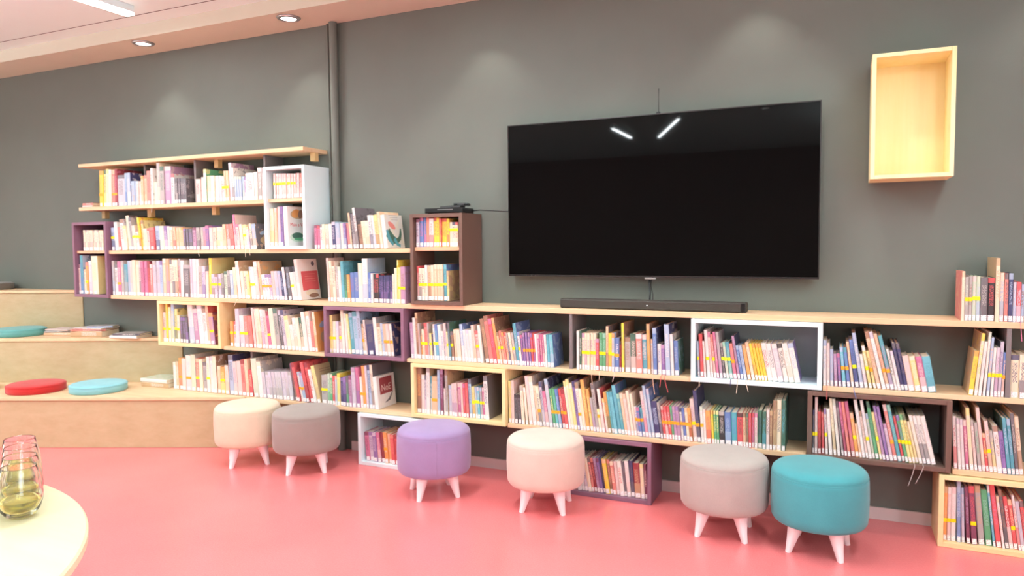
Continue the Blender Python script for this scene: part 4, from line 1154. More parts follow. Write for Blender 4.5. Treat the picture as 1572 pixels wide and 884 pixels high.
('birch left', '''
-4.553 0.708 0.0294 0.2173 0.209 -0.245 0 pd * . 0
-4.523 0.708 0.0221 0.2866 0.218 -0.2457 0 yoo . . 0
-4.5003 0.708 0.0258 0.258 0.218 -0.2428 0 cY * . 0
-4.474 0.708 0.0294 0.2807 0.218 -0.24 0 bYb . . 1
-4.4439 0.708 0.0294 0.2452 0.216 -0.2354 0 YG ^ . 1
-4.4139 0.708 0.0258 0.1976 0.169 -0.2405 0 cs * . 0
-4.3876 0.708 0.0258 0.184 0.167 -0.2369 0 Kv . . 0
-4.3574 0.708 0.0258 0.1848 0.174 -0.2382 1.2 Kv . . 0
-4.3271 0.708 0.0258 0.1858 0.163 -0.2421 2.4 Kv . . 0
-4.2968 0.708 0.0515 0.2856 0.218 -0.2359 3.6 wb . . 1
-4.2393 0.708 0.0442 0.2513 0.218 -0.2371 4.8 Mp . . 1
-4.1899 0.708 0.0478 0.2864 0.218 -0.2407 5.8 wl . . 1
-4.1413 0.708 0.0331 0.2565 0.218 -0.239 5.6 w . . 1
-4.1074 0.708 0.0258 0.2834 0.218 -0.2405 5.5 Oqr . . 1
-4.0809 0.708 0.0405 0.2275 0.218 -0.2431 5.3 Moz * . 1
'''),
('F left', '''
-3.8968 0.705 0.0286 0.176 0.15 -0.2424 0.7 oq * . 0
-3.8666 0.705 0.0229 0.1771 0.165 -0.2359 1 p * . 0
-3.8424 0.705 0.0344 0.2661 0.218 -0.2441 1.2 lw . . 1
-3.8028 0.705 0.0401 0.2212 0.19 -0.2421 2.4 wl * . 1
-3.7576 0.705 0.0344 0.218 0.197 -0.2441 3.6 qs * . 1
-3.7195 0.705 0.0315 0.2193 0.191 -0.2437 4.4 qr . . 1
-3.6842 0.705 0.02 0.2777 0.218 -0.2373 5.2 pO . . 0
-3.6596 0.705 0.0229 0.2718 0.218 -0.2345 6 cp . . 0
-3.636 0.705 0.0286 0.2726 0.218 -0.2414 6 cO . . 1
-3.6066 0.705 0.0286 0.2689 0.218 -0.2365 6 wM . . 1
-3.5772 0.705 0.0258 0.2629 0.218 -0.2408 6 pd . . 1
-3.5507 0.705 0.0286 0.257 0.218 -0.2383 6 mR * . 1
-3.5195 0.705 0.0401 0.2786 0.218 -0.2435 6.4 ec . . 1
-3.4766 0.705 0.0344 0.2777 0.218 -0.2456 6.8 sG . . 1
-3.4396 0.705 0.0229 0.2674 0.218 -0.2365 7.2 Kl . . 1
-3.414 0.705 0.0258 0.2684 0.218 -0.24 7.6 ln . . 1
-3.3858 0.705 0.0344 0.2313 0.213 -0.2404 8 cY . . 1
-3.3505 0.705 0.0286 0.1742 0.147 -0.2388 8 we . . 0
-3.321 0.705 0.0286 0.22 0.195 -0.2371 8 wO . . 1
-3.2915 0.705 0.0258 0.2209 0.213 -0.2408 7.8 cw . . 0
-3.2649 0.705 0.0258 0.2239 0.204 -0.237 7.6 Gc . . 0
-3.2383 0.705 0.0286 0.2624 0.218 -0.2433 7.4 wc . . 1
-3.2089 0.705 0.0286 0.2675 0.218 -0.2354 6.8 wO . . 1
-3.1795 0.705 0.0258 0.2022 0.165 -0.2376 6.5 qd . . 0
-3.1529 0.705 0.02 0.2644 0.165 -0.2378 6.3 coo . art 1
'''),
('purple row', '''
-3.0345 0.708 0.0226 0.2452 0.165 -0.2406 0 YDD * . 0
-3.0113 0.708 0.0251 0.205 0.178 -0.2385 0 cw * . 0
-2.9821 0.708 0.0226 0.2059 0.172 -0.241 1 lw . . 0
-2.9554 0.708 0.0201 0.2024 0.191 -0.2374 2 pd ^ . 0
-2.9311 0.708 0.0226 0.2827 0.218 -0.243 3 cwp . . 1
-2.9034 0.708 0.0176 0.2599 0.218 -0.2405 4 we . . 0
-2.8807 0.708 0.015 0.2564 0.218 -0.2411 5 Yw . . 0
-2.865 0.708 0.0301 0.2658 0.218 -0.2348 5 tb . . 1
-2.8342 0.708 0.0351 0.2754 0.218 -0.2381 5 bt . . 1
-2.7983 0.708 0.0251 0.2849 0.218 -0.2413 5 bK . . 1
-2.7726 0.708 0.0176 0.1965 0.177 -0.2343 5 O + . 0
-2.7537 0.708 0.015 0.2226 0.184 -0.2395 5.2 pK . . 0
-2.7372 0.708 0.0602 0.222 0.2 -0.2366 5.4 nKn . moon 1
-2.6753 0.708 0.0251 0.2404 0.218 -0.2398 5.6 wcs . . 1
-2.6488 0.708 0.0251 0.2057 0.172 -0.2391 5.8 cd . . 0
-2.6222 0.708 0.0176 0.2066 0.187 -0.2374 6 bB . . 0
-2.604 0.708 0.0201 0.2031 0.183 -0.2383 6 Os + . 0
-2.5832 0.708 0.0226 0.204 0.194 -0.2397 6 pc + . 0
-2.5599 0.708 0.0201 0.2048 0.181 -0.2346 6 wOn + . 0
'''),
('bench end', '''
-4.4728 0.362 0.0287 0.1976 0.169 -0.2378 1 wc . . 0
-4.4436 0.362 0.0251 0.2023 0.179 -0.2368 1 Ow . . 0
-4.4179 0.362 0.043 0.2305 0.194 -0.2342 1 oq + . 1
-4.3743 0.362 0.0358 0.2301 0.202 -0.2453 1 pl . . 1
-4.3378 0.362 0.0502 0.2557 0.218 -0.2412 1 wl + . 1
-4.2871 0.362 0.043 0.2642 0.217 -0.241 1 ecs . . 1
-4.2426 0.362 0.0358 0.2379 0.211 -0.2376 1.2 qO * . 1
-4.2054 0.362 0.0322 0.2342 0.205 -0.2428 1.4 cp . . 1
-4.1718 0.362 0.0358 0.2135 0.183 -0.2371 1.6 sK . . 1
-4.1346 0.362 0.0322 0.2552 0.218 -0.2397 1.8 wY ^ . 1
-4.1008 0.362 0.0287 0.2598 0.218 -0.2364 2 wl . . 1
-4.0715 0.362 0.0358 0.2645 0.218 -0.2435 2 cwd . . 1
-4.0351 0.362 0.0322 0.1934 0.163 -0.2367 2 Oc . . 0
-4.0022 0.362 0.043 0.1901 0.181 -0.2384 2 oY * . 1
-3.9572 0.362 0.0322 0.2036 0.182 -0.2393 2.4 pO . . 0
-3.9229 0.362 0.043 0.2783 0.218 -0.2344 2.8 bKn . . 1
-3.8776 0.362 0.0322 0.236 0.207 -0.2383 3.2 pM . . 1
-3.8431 0.362 0.043 0.2409 0.218 -0.2362 3.6 p . . 1
-3.7977 0.362 0.0358 0.2543 0.218 -0.2425 4 qR . . 1
-3.7612 0.362 0.0287 0.2588 0.218 -0.2445 4 Oc . . 1
-3.7318 0.362 0.0322 0.1892 0.18 -0.2417 4 rO . . 0
'''),
('bench end2', '''
-3.6922 0.362 0.0493 0.2689 0.218 -0.2428 6 ecs . . 1
-3.6421 0.362 0.0345 0.2496 0.218 -0.243 6 wcs . . 1
-3.6068 0.362 0.0276 0.1807 0.161 -0.2438 6 ls . . 0
-3.5785 0.362 0.0276 0.1826 0.15 -0.2373 6 ls . . 0
-3.5501 0.362 0.0276 0.1844 0.16 -0.2431 6 ls . . 0
-3.5218 0.362 0.0276 0.1863 0.162 -0.2402 6 ls . . 0
-3.4934 0.362 0.0276 0.1881 0.167 -0.2384 6 ls . . 0
-3.4651 0.362 0.0276 0.19 0.176 -0.2417 6 ls . . 0
-3.4368 0.362 0.0276 0.1918 0.186 -0.2357 6 ls . . 0
-3.4084 0.362 0.0276 0.1936 0.161 -0.2361 6 ls . . 0
-3.3801 0.362 0.0276 0.1954 0.189 -0.2366 6 ls . . 0
'''),
('behind stools', '''
-3.3306 0.362 0.0227 0.2566 0.216 -0.236 12 zd . . 0
-3.3068 0.362 0.0227 0.2646 0.218 -0.2458 12 rRr . . 1
-3.283 0.362 0.0227 0.2011 0.165 -0.2346 12 wb + . 0
-3.2592 0.362 0.0255 0.1974 0.183 -0.243 12 bM + . 0
-3.2325 0.362 0.0255 0.2709 0.218 -0.2443 12 rR . . 1
-3.203 0.362 0.0283 0.2677 0.218 -0.2367 12.6 rR . . 1
-3.1727 0.362 0.0227 0.2258 0.165 -0.2442 12.8 w . . 0
-3.1478 0.362 0.0283 0.2518 0.165 -0.2365 13 YDD . brownart 1
'''),
('behind stools2', '''
-3.1152 0.362 0.0511 0.1917 0.162 -0.2353 0 s * . 1
-3.0635 0.362 0.017 0.2057 0.165 -0.2366 0 eg . . 0
-3.0458 0.362 0.0199 0.2013 0.165 -0.2353 0 gc . . 0
-3.0253 0.362 0.0199 0.1913 0.165 -0.2359 0 rp . . 0
-3.0049 0.362 0.017 0.1926 0.164 -0.2377 0 bO . . 0
-2.9872 0.362 0.0256 0.2113 0.191 -0.2371 0 Yyy . . 0
-2.961 0.362 0.0227 0.1846 0.164 -0.2354 0 nv . . 0
-2.9358 0.362 0.0256 0.1919 0.174 -0.2428 0.6 vn . . 0
-2.9076 0.362 0.0199 0.1934 0.166 -0.2443 1.2 Kg . . 0
-2.8851 0.362 0.0227 0.2006 0.18 -0.2453 1.8 Mz . . 0
-2.8596 0.362 0.0284 0.2586 0.218 -0.2443 2.4 lM . . 1
-2.8279 0.362 0.0256 0.2604 0.218 -0.24 3 mv . . 1
-2.801 0.362 0.0199 0.2002 0.181 -0.2356 3.2 w + . 0
-2.7797 0.362 0.0256 0.2717 0.218 -0.2359 3.4 oq + . 1
-2.7526 0.362 0.017 0.2759 0.218 -0.2392 3.6 lw . . 0
-2.731 0.362 0.0227 0.28 0.218 -0.2359 4.4 bn . . 1
-2.7059 0.362 0.0199 0.2841 0.218 -0.241 4.8 cKK . . 1
-2.6844 0.362 0.0284 0.2079 0.2 -0.2451 5 www . redtop 1
'''),
]

# ------------------------------------------------------------------ books
ORD = ['first', 'second', 'third', 'fourth', 'fifth', 'sixth', 'seventh', 'eighth', 'ninth', 'tenth', 'eleventh', 'twelfth', 'thirteenth', 'fourteenth', 'fifteenth', 'sixteenth', 'seventeenth', 'eighteenth', 'nineteenth']
TENS = {2: 'twenty', 3: 'thirty', 4: 'forty', 5: 'fifty', 6: 'sixty', 7: 'seventy', 8: 'eighty'}
def ordinal(n):
    if n <= 19: return ORD[n - 1]
    a, b = divmod(n, 10)
    if b == 0: return {2: 'twentieth', 3: 'thirtieth', 4: 'fortieth', 5: 'fiftieth', 6: 'sixtieth', 7: 'seventieth', 8: 'eightieth'}[a]
    return TENS[a] + '-' + ORD[b - 1]
PLACE = {  # row: (words after the ordinal, group)
 'counter': ('along the row on the counter top', 'books on the counter top'),
 'divider': ('in the short row before the grey divider', 'books before the counter divider'),
 'beyond': ('past the grey divider under the counter', 'books past the counter divider'),
 'aboveBrown': ('from the white cubby, above the brown cubby', 'books above the brown cubby'),
 'aboveFloor': ('from the brown cubby, above the floor birch cubby', 'books above the floor birch cubby'),
 'brown': ('from the left inside the brown cubby', 'books in the brown cubby'),
 'floorLight': ('from the left inside the floor birch cubby', 'books in the floor birch cubby'),
 'white': ('from the left inside the white wall cubby', 'books in the white wall cubby'),
 'right of divider': ('from the grey divider, row below the soundbar', 'books below the soundbar'),
 'purple side': ('from the plum cubby, row under the tall brown box', 'books next to the plum cubby'),
 'middle': ('from the birch cubby, long low row', 'books in the long low row'),
 'birch mid': ('from the left, birch cubby above lilac stool', 'books in the middle birch cubby'),
 'plum floor': ('from the left inside the plum floor cubby', 'books in the plum floor cubby'),
 'white floor': ('from the left inside the white floor cubby', 'books in the white floor cubby'),
 'tall brown up': ('on the upper shelf of the tall brown box', 'books in the upper half of the tall brown box'),
 'tall brown low': ('on the lower shelf of the tall brown box', 'books in the lower half of the tall brown box'),
 'upright up': ('on the upper shelf of the tall white box', 'books in the upper half of the tall white box'),
 'upright low': ('on the lower shelf of the tall white box', 'books in the lower half of the tall white box'),
 'top right': ('from the tall white box, on the shelf beside it', 'books beside the tall white box'),
 'top left': ('along the topmost row of books', 'books on the topmost shelf'),
 'plum up': ('on the upper shelf of the tall plum box', 'books in the upper half of the tall plum box'),
 'plum low': ('on the lower shelf of the tall plum box', 'books in the lower half of the tall plum box'),
 'C left': ('from the tall plum box, second row down', 'books in the second row'),
 'D left': ('from the tall plum box, third row down', 'books in the third row'),
 'D right': ('in the row at the tall brown box foot', 'books beside the foot of the tall brown box'),
 'birch left': ('from the left, birch cubby above the bench', 'books in the birch cubby above the bench'),
 'F left': ('between the birch cubby and the plum cubby', 'books between the birch and plum cubbies'),
 'purple row': ('from the left inside the plum wall cubby', 'books in the plum wall cubby'),
 'bench end': ('from the bench, row above the cream stool', 'books on the bench end'),
}
MERGE = {'purple side2': 'purple side', 'middle2': 'middle', 'middle3': 'middle', 'top mid': 'top left', 'C left2': 'C left', 'D left2': 'D left', 'D left3': 'D left', 'bench end2': 'bench end', 'behind stools': 'bench end', 'behind stools2': 'bench end'}

class Soup:
    """faces with per-corner inks and two UV sets"""
    def __init__(s): s.v = []; s.f = []; s.mat = []; s.a = []; s.b = []; s.uv = []; s.un = []
    def quad(s, pts, mi, a, b, uv, un):
        k = len(s.v); s.v += pts; s.f.append(tuple(range(k, k + len(pts)))); s.mat.append(mi); s.a.append(a); s.b.append(b); s.uv += uv; s.un += un
    def build(s, name, mats, parent=None):
        me = bpy.data.meshes.new(name); me.from_pydata([tuple(p) for p in s.v], [], s.f)
        for m in mats: me.materials.append(m)
        me.polygons.foreach_set('material_index', s.mat)
        me.uv_layers.new(name='metric'); me.uv_layers.new(name='unit')
        me.color_attributes.new('ink_a', 'FLOAT_COLOR', 'CORNER'); me.color_attributes.new('ink_b', 'FLOAT_COLOR', 'CORNER')
        n = len(me.loops); A = []; B = []; U = []; V = []; i = 0
        for f, a, b in zip(s.f, s.a, s.b):
            for _ in f: A += a; B += b
        for p in s.uv: U += p
        for p in s.un: V += p
        me.color_attributes['ink_a'].data.foreach_set('color', A); me.color_attributes['ink_b'].data.foreach_set('color', B)
        me.uv_layers['metric'].data.foreach_set('uv', U); me.uv_layers['unit'].data.foreach_set('uv', V)
        o = bpy.data.objects.new(name, me); link(o, parent); return o

Z4 = [0.5, 0.5, 0.5, 1.0]
def box_soup(s, T, x0, x1, y0, y1, z0, z1, mi):
    c = [T(x, y, z) for z in (z0, z1) for y in (y0, y1) for x in (x0, x1)]
    for f in ((0, 2, 3, 1), (4, 5, 7, 6), (0, 1, 5, 4), (2, 6, 7, 3), (0, 4, 6, 2), (1, 3, 7, 5)):
        s.quad([c[i] for i in f], mi, Z4, Z4, [(0, 0)] * 4, [(0, 0)] * 4)
def cover_soup(s, T, t, h, d, ca, cb, cc, kind, mi=0):
    off = random.uniform(0, 9); offv = random.uniform(0, 9)
    w = 0.0022 if t > 0.012 else 0.0009
    w = min(w, t * 0.2); b = min(0.003, t * 0.25)
    outer = [(0, d), (0, b), (t * 0.18, 0.0), (t * 0.82, 0.0), (t, b), (t, d)]
    inner = [(w, d), (w, b + w), (t * 0.2 + w * .3, w), (t * 0.8 - w * .3, w), (t - w, b + w), (t - w, d)]
    per = [0.0]
    for p, q in zip(outer, outer[1:]): per.append(per[-1] + math.hypot(q[0] - p[0], q[1] - p[1]))
    sa = list(ca) + [1.0]; sb = list(cb) + [kind]
    va = list(cc) + [0.0]; vb = list(cb) + [kind]
    for i in range(5):
        p, q = outer[i], outer[i + 1]; sp = 1 <= i <= 3
        uu0, uu1 = p[0] / t, q[0] / t
        s.quad([T(p[0], p[1], 0), T(q[0], q[1], 0), T(q[0], q[1], h), T(p[0], p[1], h)], mi, sa if sp else va, sb if sp else vb,
               [(per[i] + off, offv), (per[i + 1] + off, offv), (per[i + 1] + off, offv + h), (per[i] + off, offv + h)], [(uu0, 0), (uu1, 0), (uu1, 1), (uu0, 1)])
        p2, q2 = inner[i], inner[i + 1]
        blank = [(0, 0)] * 4
        s.quad([T(q2[0], q2[1], 0), T(p2[0], p2[1], 0), T(p2[0], p2[1], h), T(q2[0], q2[1], h)], mi, va, va, blank, blank)
        for z in (0, h):
            qd = [T(p[0], p[1], z), T(q[0], q[1], z), T(q2[0], q2[1], z), T(p2[0], p2[1], z)]
            s.quad(qd if z else qd[::-1], mi, sa, sa, blank, blank)
    for p, p2 in ((outer[0], inner[0]), (outer[5], inner[5])):
        s.quad([T(p[0], p[1], 0), T(p[0], p[1], h), T(p2[0], p2[1], h), T(p2[0], p2[1], 0)], mi, va, va, [(0, 0)] * 4, [(0, 0)] * 4)
def jit(c, k=0.05):
    g = 1 + random.uniform(-k, k)
    return [max(0, min(1, x * g * (1 + random.uniform(-0.03, 0.03)))) for x in c[:3]]
def parts_dims(t, h, d):
    w = min(0.0022 if t > 0.012 else 0.0009, t * 0.2)
    pg = (w + 0.0001, t - w - 0.0001, 0.004, d - 0.004, 0.0025, h - 0.0035)
    lw = min(t * 0.80, 0.026); lab = (t / 2 - lw / 2, t / 2 + lw / 2, -0.0006, -0.00005, 0.003, 0.027)
    return pg, lab
def sticker_dims(t, z, h):
    lw = t * 0.99
    return (t / 2 - lw / 2, t / 2 + lw / 2, -0.0008, -0.00005, z, z + 0.0175)
STK = {'*': 'st_y', '+': 'st_o', '^': 'st_g'}
STW = {'*': 'yellow', '+': 'orange', '^': 'lime'}
def text_obj(name, txt, size, mat, parent, loc, rot, depth=0.0003):
    cu = bpy.data.curves.new(name, 'FONT'); cu.body = txt; cu.size = size; cu.extrude = depth; cu.align_x = 'CENTER'; cu.align_y = 'CENTER'
    cu.materials.append(mat); o = bpy.data.objects.new(name, cu); COL.objects.link(o)
    me = bpy.data.meshes.new_from_object(o, depsgraph=bpy.context.evaluated_depsgraph_get()); bpy.data.objects.remove(o)
    o = bpy.data.objects.new(name, me); link(o, parent); o.location = loc; o.rotation_euler = rot
    return o
def art(parent, name, pts, t, off, mat, sm=0):
    """flat printed shape on the cover that faces +x; pts are (y, z)"""
    bm = bmesh.new(); x0 = t + 0.0001; x1 = t + 0.0003 + off
    lo = [bm.verts.new((x0, p[0], p[1])) for p in pts]; hi = [bm.verts.new((x1, p[0], p[1])) for p in pts]
    bm.faces.new(lo[::-1]); bm.faces.new(hi)
    for i in range(len(pts)):
        j = (i + 1) % len(pts); bm.faces.new((lo[i], lo[j], hi[j], hi[i]))
    return obj(name, bm, mat, parent)
def ell(cy, cz, ry, rz, n=24, a0=0, a1=6.2832, rot=0.0):
    o = []
    for i in range(n):
        a = a0 + (a1 - a0) * i / n; y, z = ry * math.cos(a), rz * math.sin(a)
        o.append((cy + y * math.cos(rot) - z * math.sin(rot), cz + y * math.sin(rot) + z * math.cos(rot)))
    return o
def limb(pts, w):
    L = []; Rr = []
    for i, (y, z) in enumerate(pts):
        a = pts[max(0, i - 1)]; b = pts[min(len(pts) - 1, i + 1)]; dy, dz = b[0] - a[0], b[1] - a[1]; n = math.hypot(dy, dz) or 1
        ww = w[i] / 2; L.append((y - dz / n * ww, z + dy / n * ww)); Rr.append((y + dz / n * ww, z - dy / n * ww))
    return L + Rr[::-1]
INK = {k: plain('print_' + v[1].replace(' ', '_'), v[0], 0.5, 0.03) for k, v in PAL.items()}
def hero(kind, root, t, h, d):
    L = (math.radians(90), 0, math.radians(90))
    P_ = lambda n, pts, m, o=0: art(root, n, pts, t, o * 0.0002, INK[m])
    if kind == 'dino':
        P_('cover_picture', limb([(0.02, 0.10), (0.05, 0.075), (0.085, 0.05), (0.12, 0.045), (0.15, 0.06), (0.165, 0.09), (0.17, 0.125)], [0.07, 0.055, 0.05, 0.035, 0.03, 0.024, 0.012]), 'G')
        P_('cover_picture', limb([(0.015, 0.115), (0.03, 0.06), (0.07, 0.02)], [0.02, 0.035, 0.02]), 't', 1)
        P_('cover_picture', ell(0.075, 0.142, 0.042, 0.018, rot=-0.5), 'q', 1)
        P_('cover_picture', limb([(0.09, 0.06), (0.115, 0.025), (0.15, 0.012)], [0.03, 0.022, 0.02]), 't', 2)
        for k in range(3): P_('cover_text', [(0.05 + .012 * k, 0.205 - k * 0.014), (0.15, 0.205 - k * 0.014), (0.15, 0.208 - k * 0.014), (0.05 + .012 * k, 0.208 - k * 0.014)], 's')
    if kind == 'title':
        P_('cover_picture', ell(0.10, h * 0.80, 0.07, 0.03), 'D'); P_('cover_picture', ell(0.085, h * 0.82, 0.04, 0.028, rot=0.3), 'o', 1); P_('cover_picture', ell(0.13, h * 0.81, 0.022, 0.03, rot=-0.4), 'd', 2)
        P_('cover_picture', ell(0.10, h * 0.22, 0.08, 0.032), 'e'); P_('cover_picture', ell(0.095, h * 0.255, 0.055, 0.022), 'G', 1); P_('cover_picture', ell(0.12, h * 0.17, 0.06, 0.010), 'g', 2)
        text_obj('cover_title', 'Malo a Vila', 0.034, INK['r'], root, (t + 0.0004, 0.10, h * 0.535), L)
    if kind == 'redpanel':
        P_('cover_picture', [(0.028, 0.062), (0.192, 0.062), (0.192, 0.70 * h), (0.028, 0.70 * h)], 'r')
        P_('cover_emblem', ell(0.155, h * 0.88, 0.016, 0.016), 'K')
        P_('cover_picture', ell(0.11, 0.045, 0.06, 0.022), 'c', 1); P_('cover_picture', ell(0.13, 0.025, 0.05, 0.015), 'd', 2)
        for k in range(4): P_('cover_text', [(0.06, h * (.62 - .06 * k)), (0.165, h * (.62 - .06 * k)), (0.165, h * (.62 - .06 * k) + .004), (0.06, h * (.62 - .06 * k) + .004)], 'q', 2)
    if kind == 'redtop':
        P_('cover_picture', [(0.03, h * .42), (0.17, h * .42), (0.17, h * .93), (0.03, h * .93)], 'R')
        text_obj('cover_title', 'NoE', 0.06, INK['p'], root, (t + 0.0006, 0.10, h * 0.60), L)
        P_('cover_picture', limb([(0.08, 0.03), (0.13, 0.045), (0.17, 0.09)], [0.004, 0.018, 0.006]), 'K')
    if kind == 'moon':
        P_('cover_picture', ell(0.10, h * 0.42, 0.052, 0.052, 40), 'c')
        for k in range(2): P_('cover_text', [(0.03, h * (.84 - .07 * k)), (0.16, h * (.84 - .07 * k)), (0.16, h * (.84 - .07 * k) + .004), (0.03, h * (.84 - .07 * k) + .004)], 'l')
    if kind == 'brownart':
        P_('cover_picture', ell(0.13, h * .40, 0.055, h * .26, rot=-0.15), 'd'); P_('cover_picture', ell(0.12, h * .52, 0.02, 0.022), 'q', 1); P_('cover_picture', ell(0.13, h * .33, 0.014, 0.02), 'D', 1)
        for k in range(2): P_('cover_text', [(0.05, h * (.86 - .06 * k)), (0.16, h * (.86 - .06 * k)), (0.16, h * (.86 - .06 * k) + .004), (0.05, h * (.86 - .06 * k) + .004)], 'd')
    if kind == 'art':
        P_('cover_picture', ell(0.11, h * .35, 0.07, h * .17), 'D'); P_('cover_picture', ell(0.09, h * .68, 0.05, h * .08, rot=.3), 'b', 1); P_('cover_picture', ell(0.14, h * .28, 0.03, h * .07, rot=-.4), 'o', 2)

stuff = Soup(); counts = {}; all_books = []
HERO_WORDS = {'dino': 'cream book with a green creature cover', 'title': 'white book with red cover title', 'redpanel': 'pale book with a red cover panel',
              'redtop': 'white book with a lettered red square', 'moon': 'charcoal book with a cream circle on its cover', 'brownart': 'tan book with brown oval cover picture', 'art': 'picture book with a painted cover'}
for row, text in BOOK_ROWS:
    rk = MERGE.get(row, row)
    for ln in text.strip().split('\n'):
        f = ln.split(); x, z, th, h, d, yo, deg = map(float, f[:7]); col, st, her, keep = f[7], f[8], f[9].replace('.', ''), f[10] == '1'
        k = counts[rk] = counts.get(rk, 0) + 1
        ca = jit(rgb(*PAL[col[0]][0])); cb = jit(rgb(*PAL[col[1] if len(col) > 1 else random.choice('wKdnrp')][0])); cc = jit(rgb(*PAL[col[2] if len(col) > 2 else col[0]][0]))
        kind = random.random()
        place, grp = PLACE[rk]
        a = -math.radians(deg)
        rel = 0.088 - (0.0 if st == '*' else 0.006 if st == '+' else -0.004)
        pg, lab = parts_dims(th, h, d)
        nolabel = '_' in st
        stc = st.replace('_', '').replace('.', '')
        if keep:
            word = PAL[col[0]][1]
            size = 'tall ' if h > 0.245 else 'short ' if h < 0.165 else ''
            wid = 'thick ' if th > 0.026 else 'thin ' if th < 0.0085 else ''
            extra = ' with %s sticker' % STW[stc] if stc and not her else ''
            lead = HERO_WORDS[her] if her else size + wid + word + ' book' + extra
            label = lead + ', ' + ordinal(k) + ' ' + place
            ws = label.split()
            if len(ws) > 16:
                label = (HERO_WORDS[her] if her else (size + word + ' book')) + ', ' + ordinal(k) + ' ' + place
                if len(label.split()) > 16: label = word + ' book, ' + ordinal(k) + ' ' + place
            root = thing('book', label, 'book', (x, yo, z), 0, grp); root.rotation_euler = (0, a, 0)
            s = Soup(); T = lambda X, Y, Z: (X, Y, Z)
            cover_soup(s, T, th, h, d, ca, cb, cc, kind); s.build('cover', [M['cover']], root)
            obj('page_block', box(*pg), M['paper'], root)
            if not nolabel: obj('spine_label', box(*lab), M['label'], root)
            if stc: obj('spine_sticker', box(*sticker_dims(th, rel, h)), M[STK[stc]], root)
            if her: hero(her, root, th, h, d)
            all_books.append((x + th / 2, z, root))
        else:
            ca_, sa_ = math.cos(a), math.sin(a)
            T = lambda X, Y, Z, x=x, yo=yo, z=z, ca_=ca_, sa_=sa_: (x + X * ca_ + Z * sa_, yo + Y, z - X * sa_ + Z * ca_)
            cover_soup(stuff, T, th, h, d, ca, cb, cc, kind, 0)
            box_soup(stuff, T, *pg, 1)
            if not nolabel: box_soup(stuff, T, *lab, 2)
            if stc: box_soup(stuff, T, *sticker_dims(th, rel, h), {'*': 3, '+': 4, '^': 5}[stc])
o = stuff.build('books', [M['cover'], M['paper'], M['label'], M['st_y'], M['st_o'], M['st_g']])
tag(o, 'remaining thinner books standing between the others in all the shelf rows', 'books', kind='stuff')

def flat_book(x, y, z, w, d, th, rot, c, label, grp, cc=None, name='book', cat='book'):
    root = thing(name, label, cat, (x, y, z), rot, grp)
    s = Soup(); T = lambda X, Y, Z: (Z - w / 2, Y - d / 2, X)
    cover_soup(s, T, th, w, d, jit(rgb(*PAL[c][0])), jit(rgb(*PAL['w'][0])), jit(rgb(*PAL[cc or c][0])), 0.5); s.build('cover', [M['cover']], root)
    e = min(0.0022, th * 0.2)
    obj('page_block', box(-w / 2 + 0.003, w / 2 - 0.003, -d / 2 + 0.004, d / 2 - 0.003, e, th - e), M['paper'], root)
    return root
flat_book(-5.335, -0.14, 1.7185, 0.115, 0.20, 0.016, 0, 'p', 'pale pink book lying flat at the free end of the topmost row, lower of two', 'flat books at the free end of the top row')
flat_book(-5.335, -0.14, 1.7350, 0.110, 0.20, 0.016, 0.05, 'q', 'salmon book lying flat at the free end of the topmost row, upper of two', 'flat books at the free end of the top row', 'w')
flat_book(-4.665, -0.155, 0.3605, 0.26, 0.19, 0.034, 0.08, 'D', 'thick tan book lying flat on the lowest bench step, under a pale book', 'flat books on the lowest bench step')
flat_book(-4.672, -0.150, 0.3950, 0.27, 0.20, 0.026, 0.02, 'w', 'pale book lying flat on top of a thick tan book on the bench', 'flat books on the lowest bench step', 'e')
mg = 'magazines and books lying on the middle bench step'
flat_book(-5.76, -0.17, 0.7055, 0.24, 0.19, 0.020, 0.35, 'O', 'peach magazine lying at the bottom of the pile beside the sea green cushion', mg, 'D', 'magazine', 'magazine')
flat_book(-5.77, -0.16, 0.7260, 0.25, 0.18, 0.014, 0.60, 's', 'grey magazine askew on the pile beside the sea green cushion', mg, 's', 'magazine', 'magazine')
flat_book(-5.77, -0.17, 0.7405, 0.22, 0.17, 0.010, 0.20, 'p', 'pink magazine topmost beside the sea green cushion', mg, 'p', 'magazine', 'magazine')
flat_book(-5.43, -0.15, 0.7055, 0.27, 0.21, 0.046, 0.30, 'D', 'thick brown and tan book at the bottom of the middle pile on the bench', mg, 'd')
flat_book(-5.43, -0.15, 0.7520, 0.28, 0.20, 0.012, 0.42, 'q', 'salmon magazine in the middle of the bench pile on a thick book', mg, 'q', 'magazine', 'magazine')
flat_book(-5.42, -0.14, 0.7645, 0.27, 0.19, 0.010, 0.15, 'p', 'pale pink magazine near the top of the middle bench pile', mg, 'w', 'magazine', 'magazine')
flat_book(-5.36, -0.13, 0.7750, 0.19, 0.15, 0.012, 0.60, 'b', 'small pale blue booklet topping the middle bench pile', mg, 's', 'booklet', 'booklet')
flat_book(-5.05, -0.125, 0.7055, 0.24, 0.18, 0.022, 0.22, 'w', 'white magazine lying at the bottom near the birch cubby on the bench', mg, 'e', 'magazine', 'magazine')
flat_book(-5.04, -0.12, 0.7280, 0.22, 0.17, 0.014, 0.35, 'K', 'dark covered magazine topmost near the birch cubby on the bench', mg, 's', 'magazine', 'magazine')

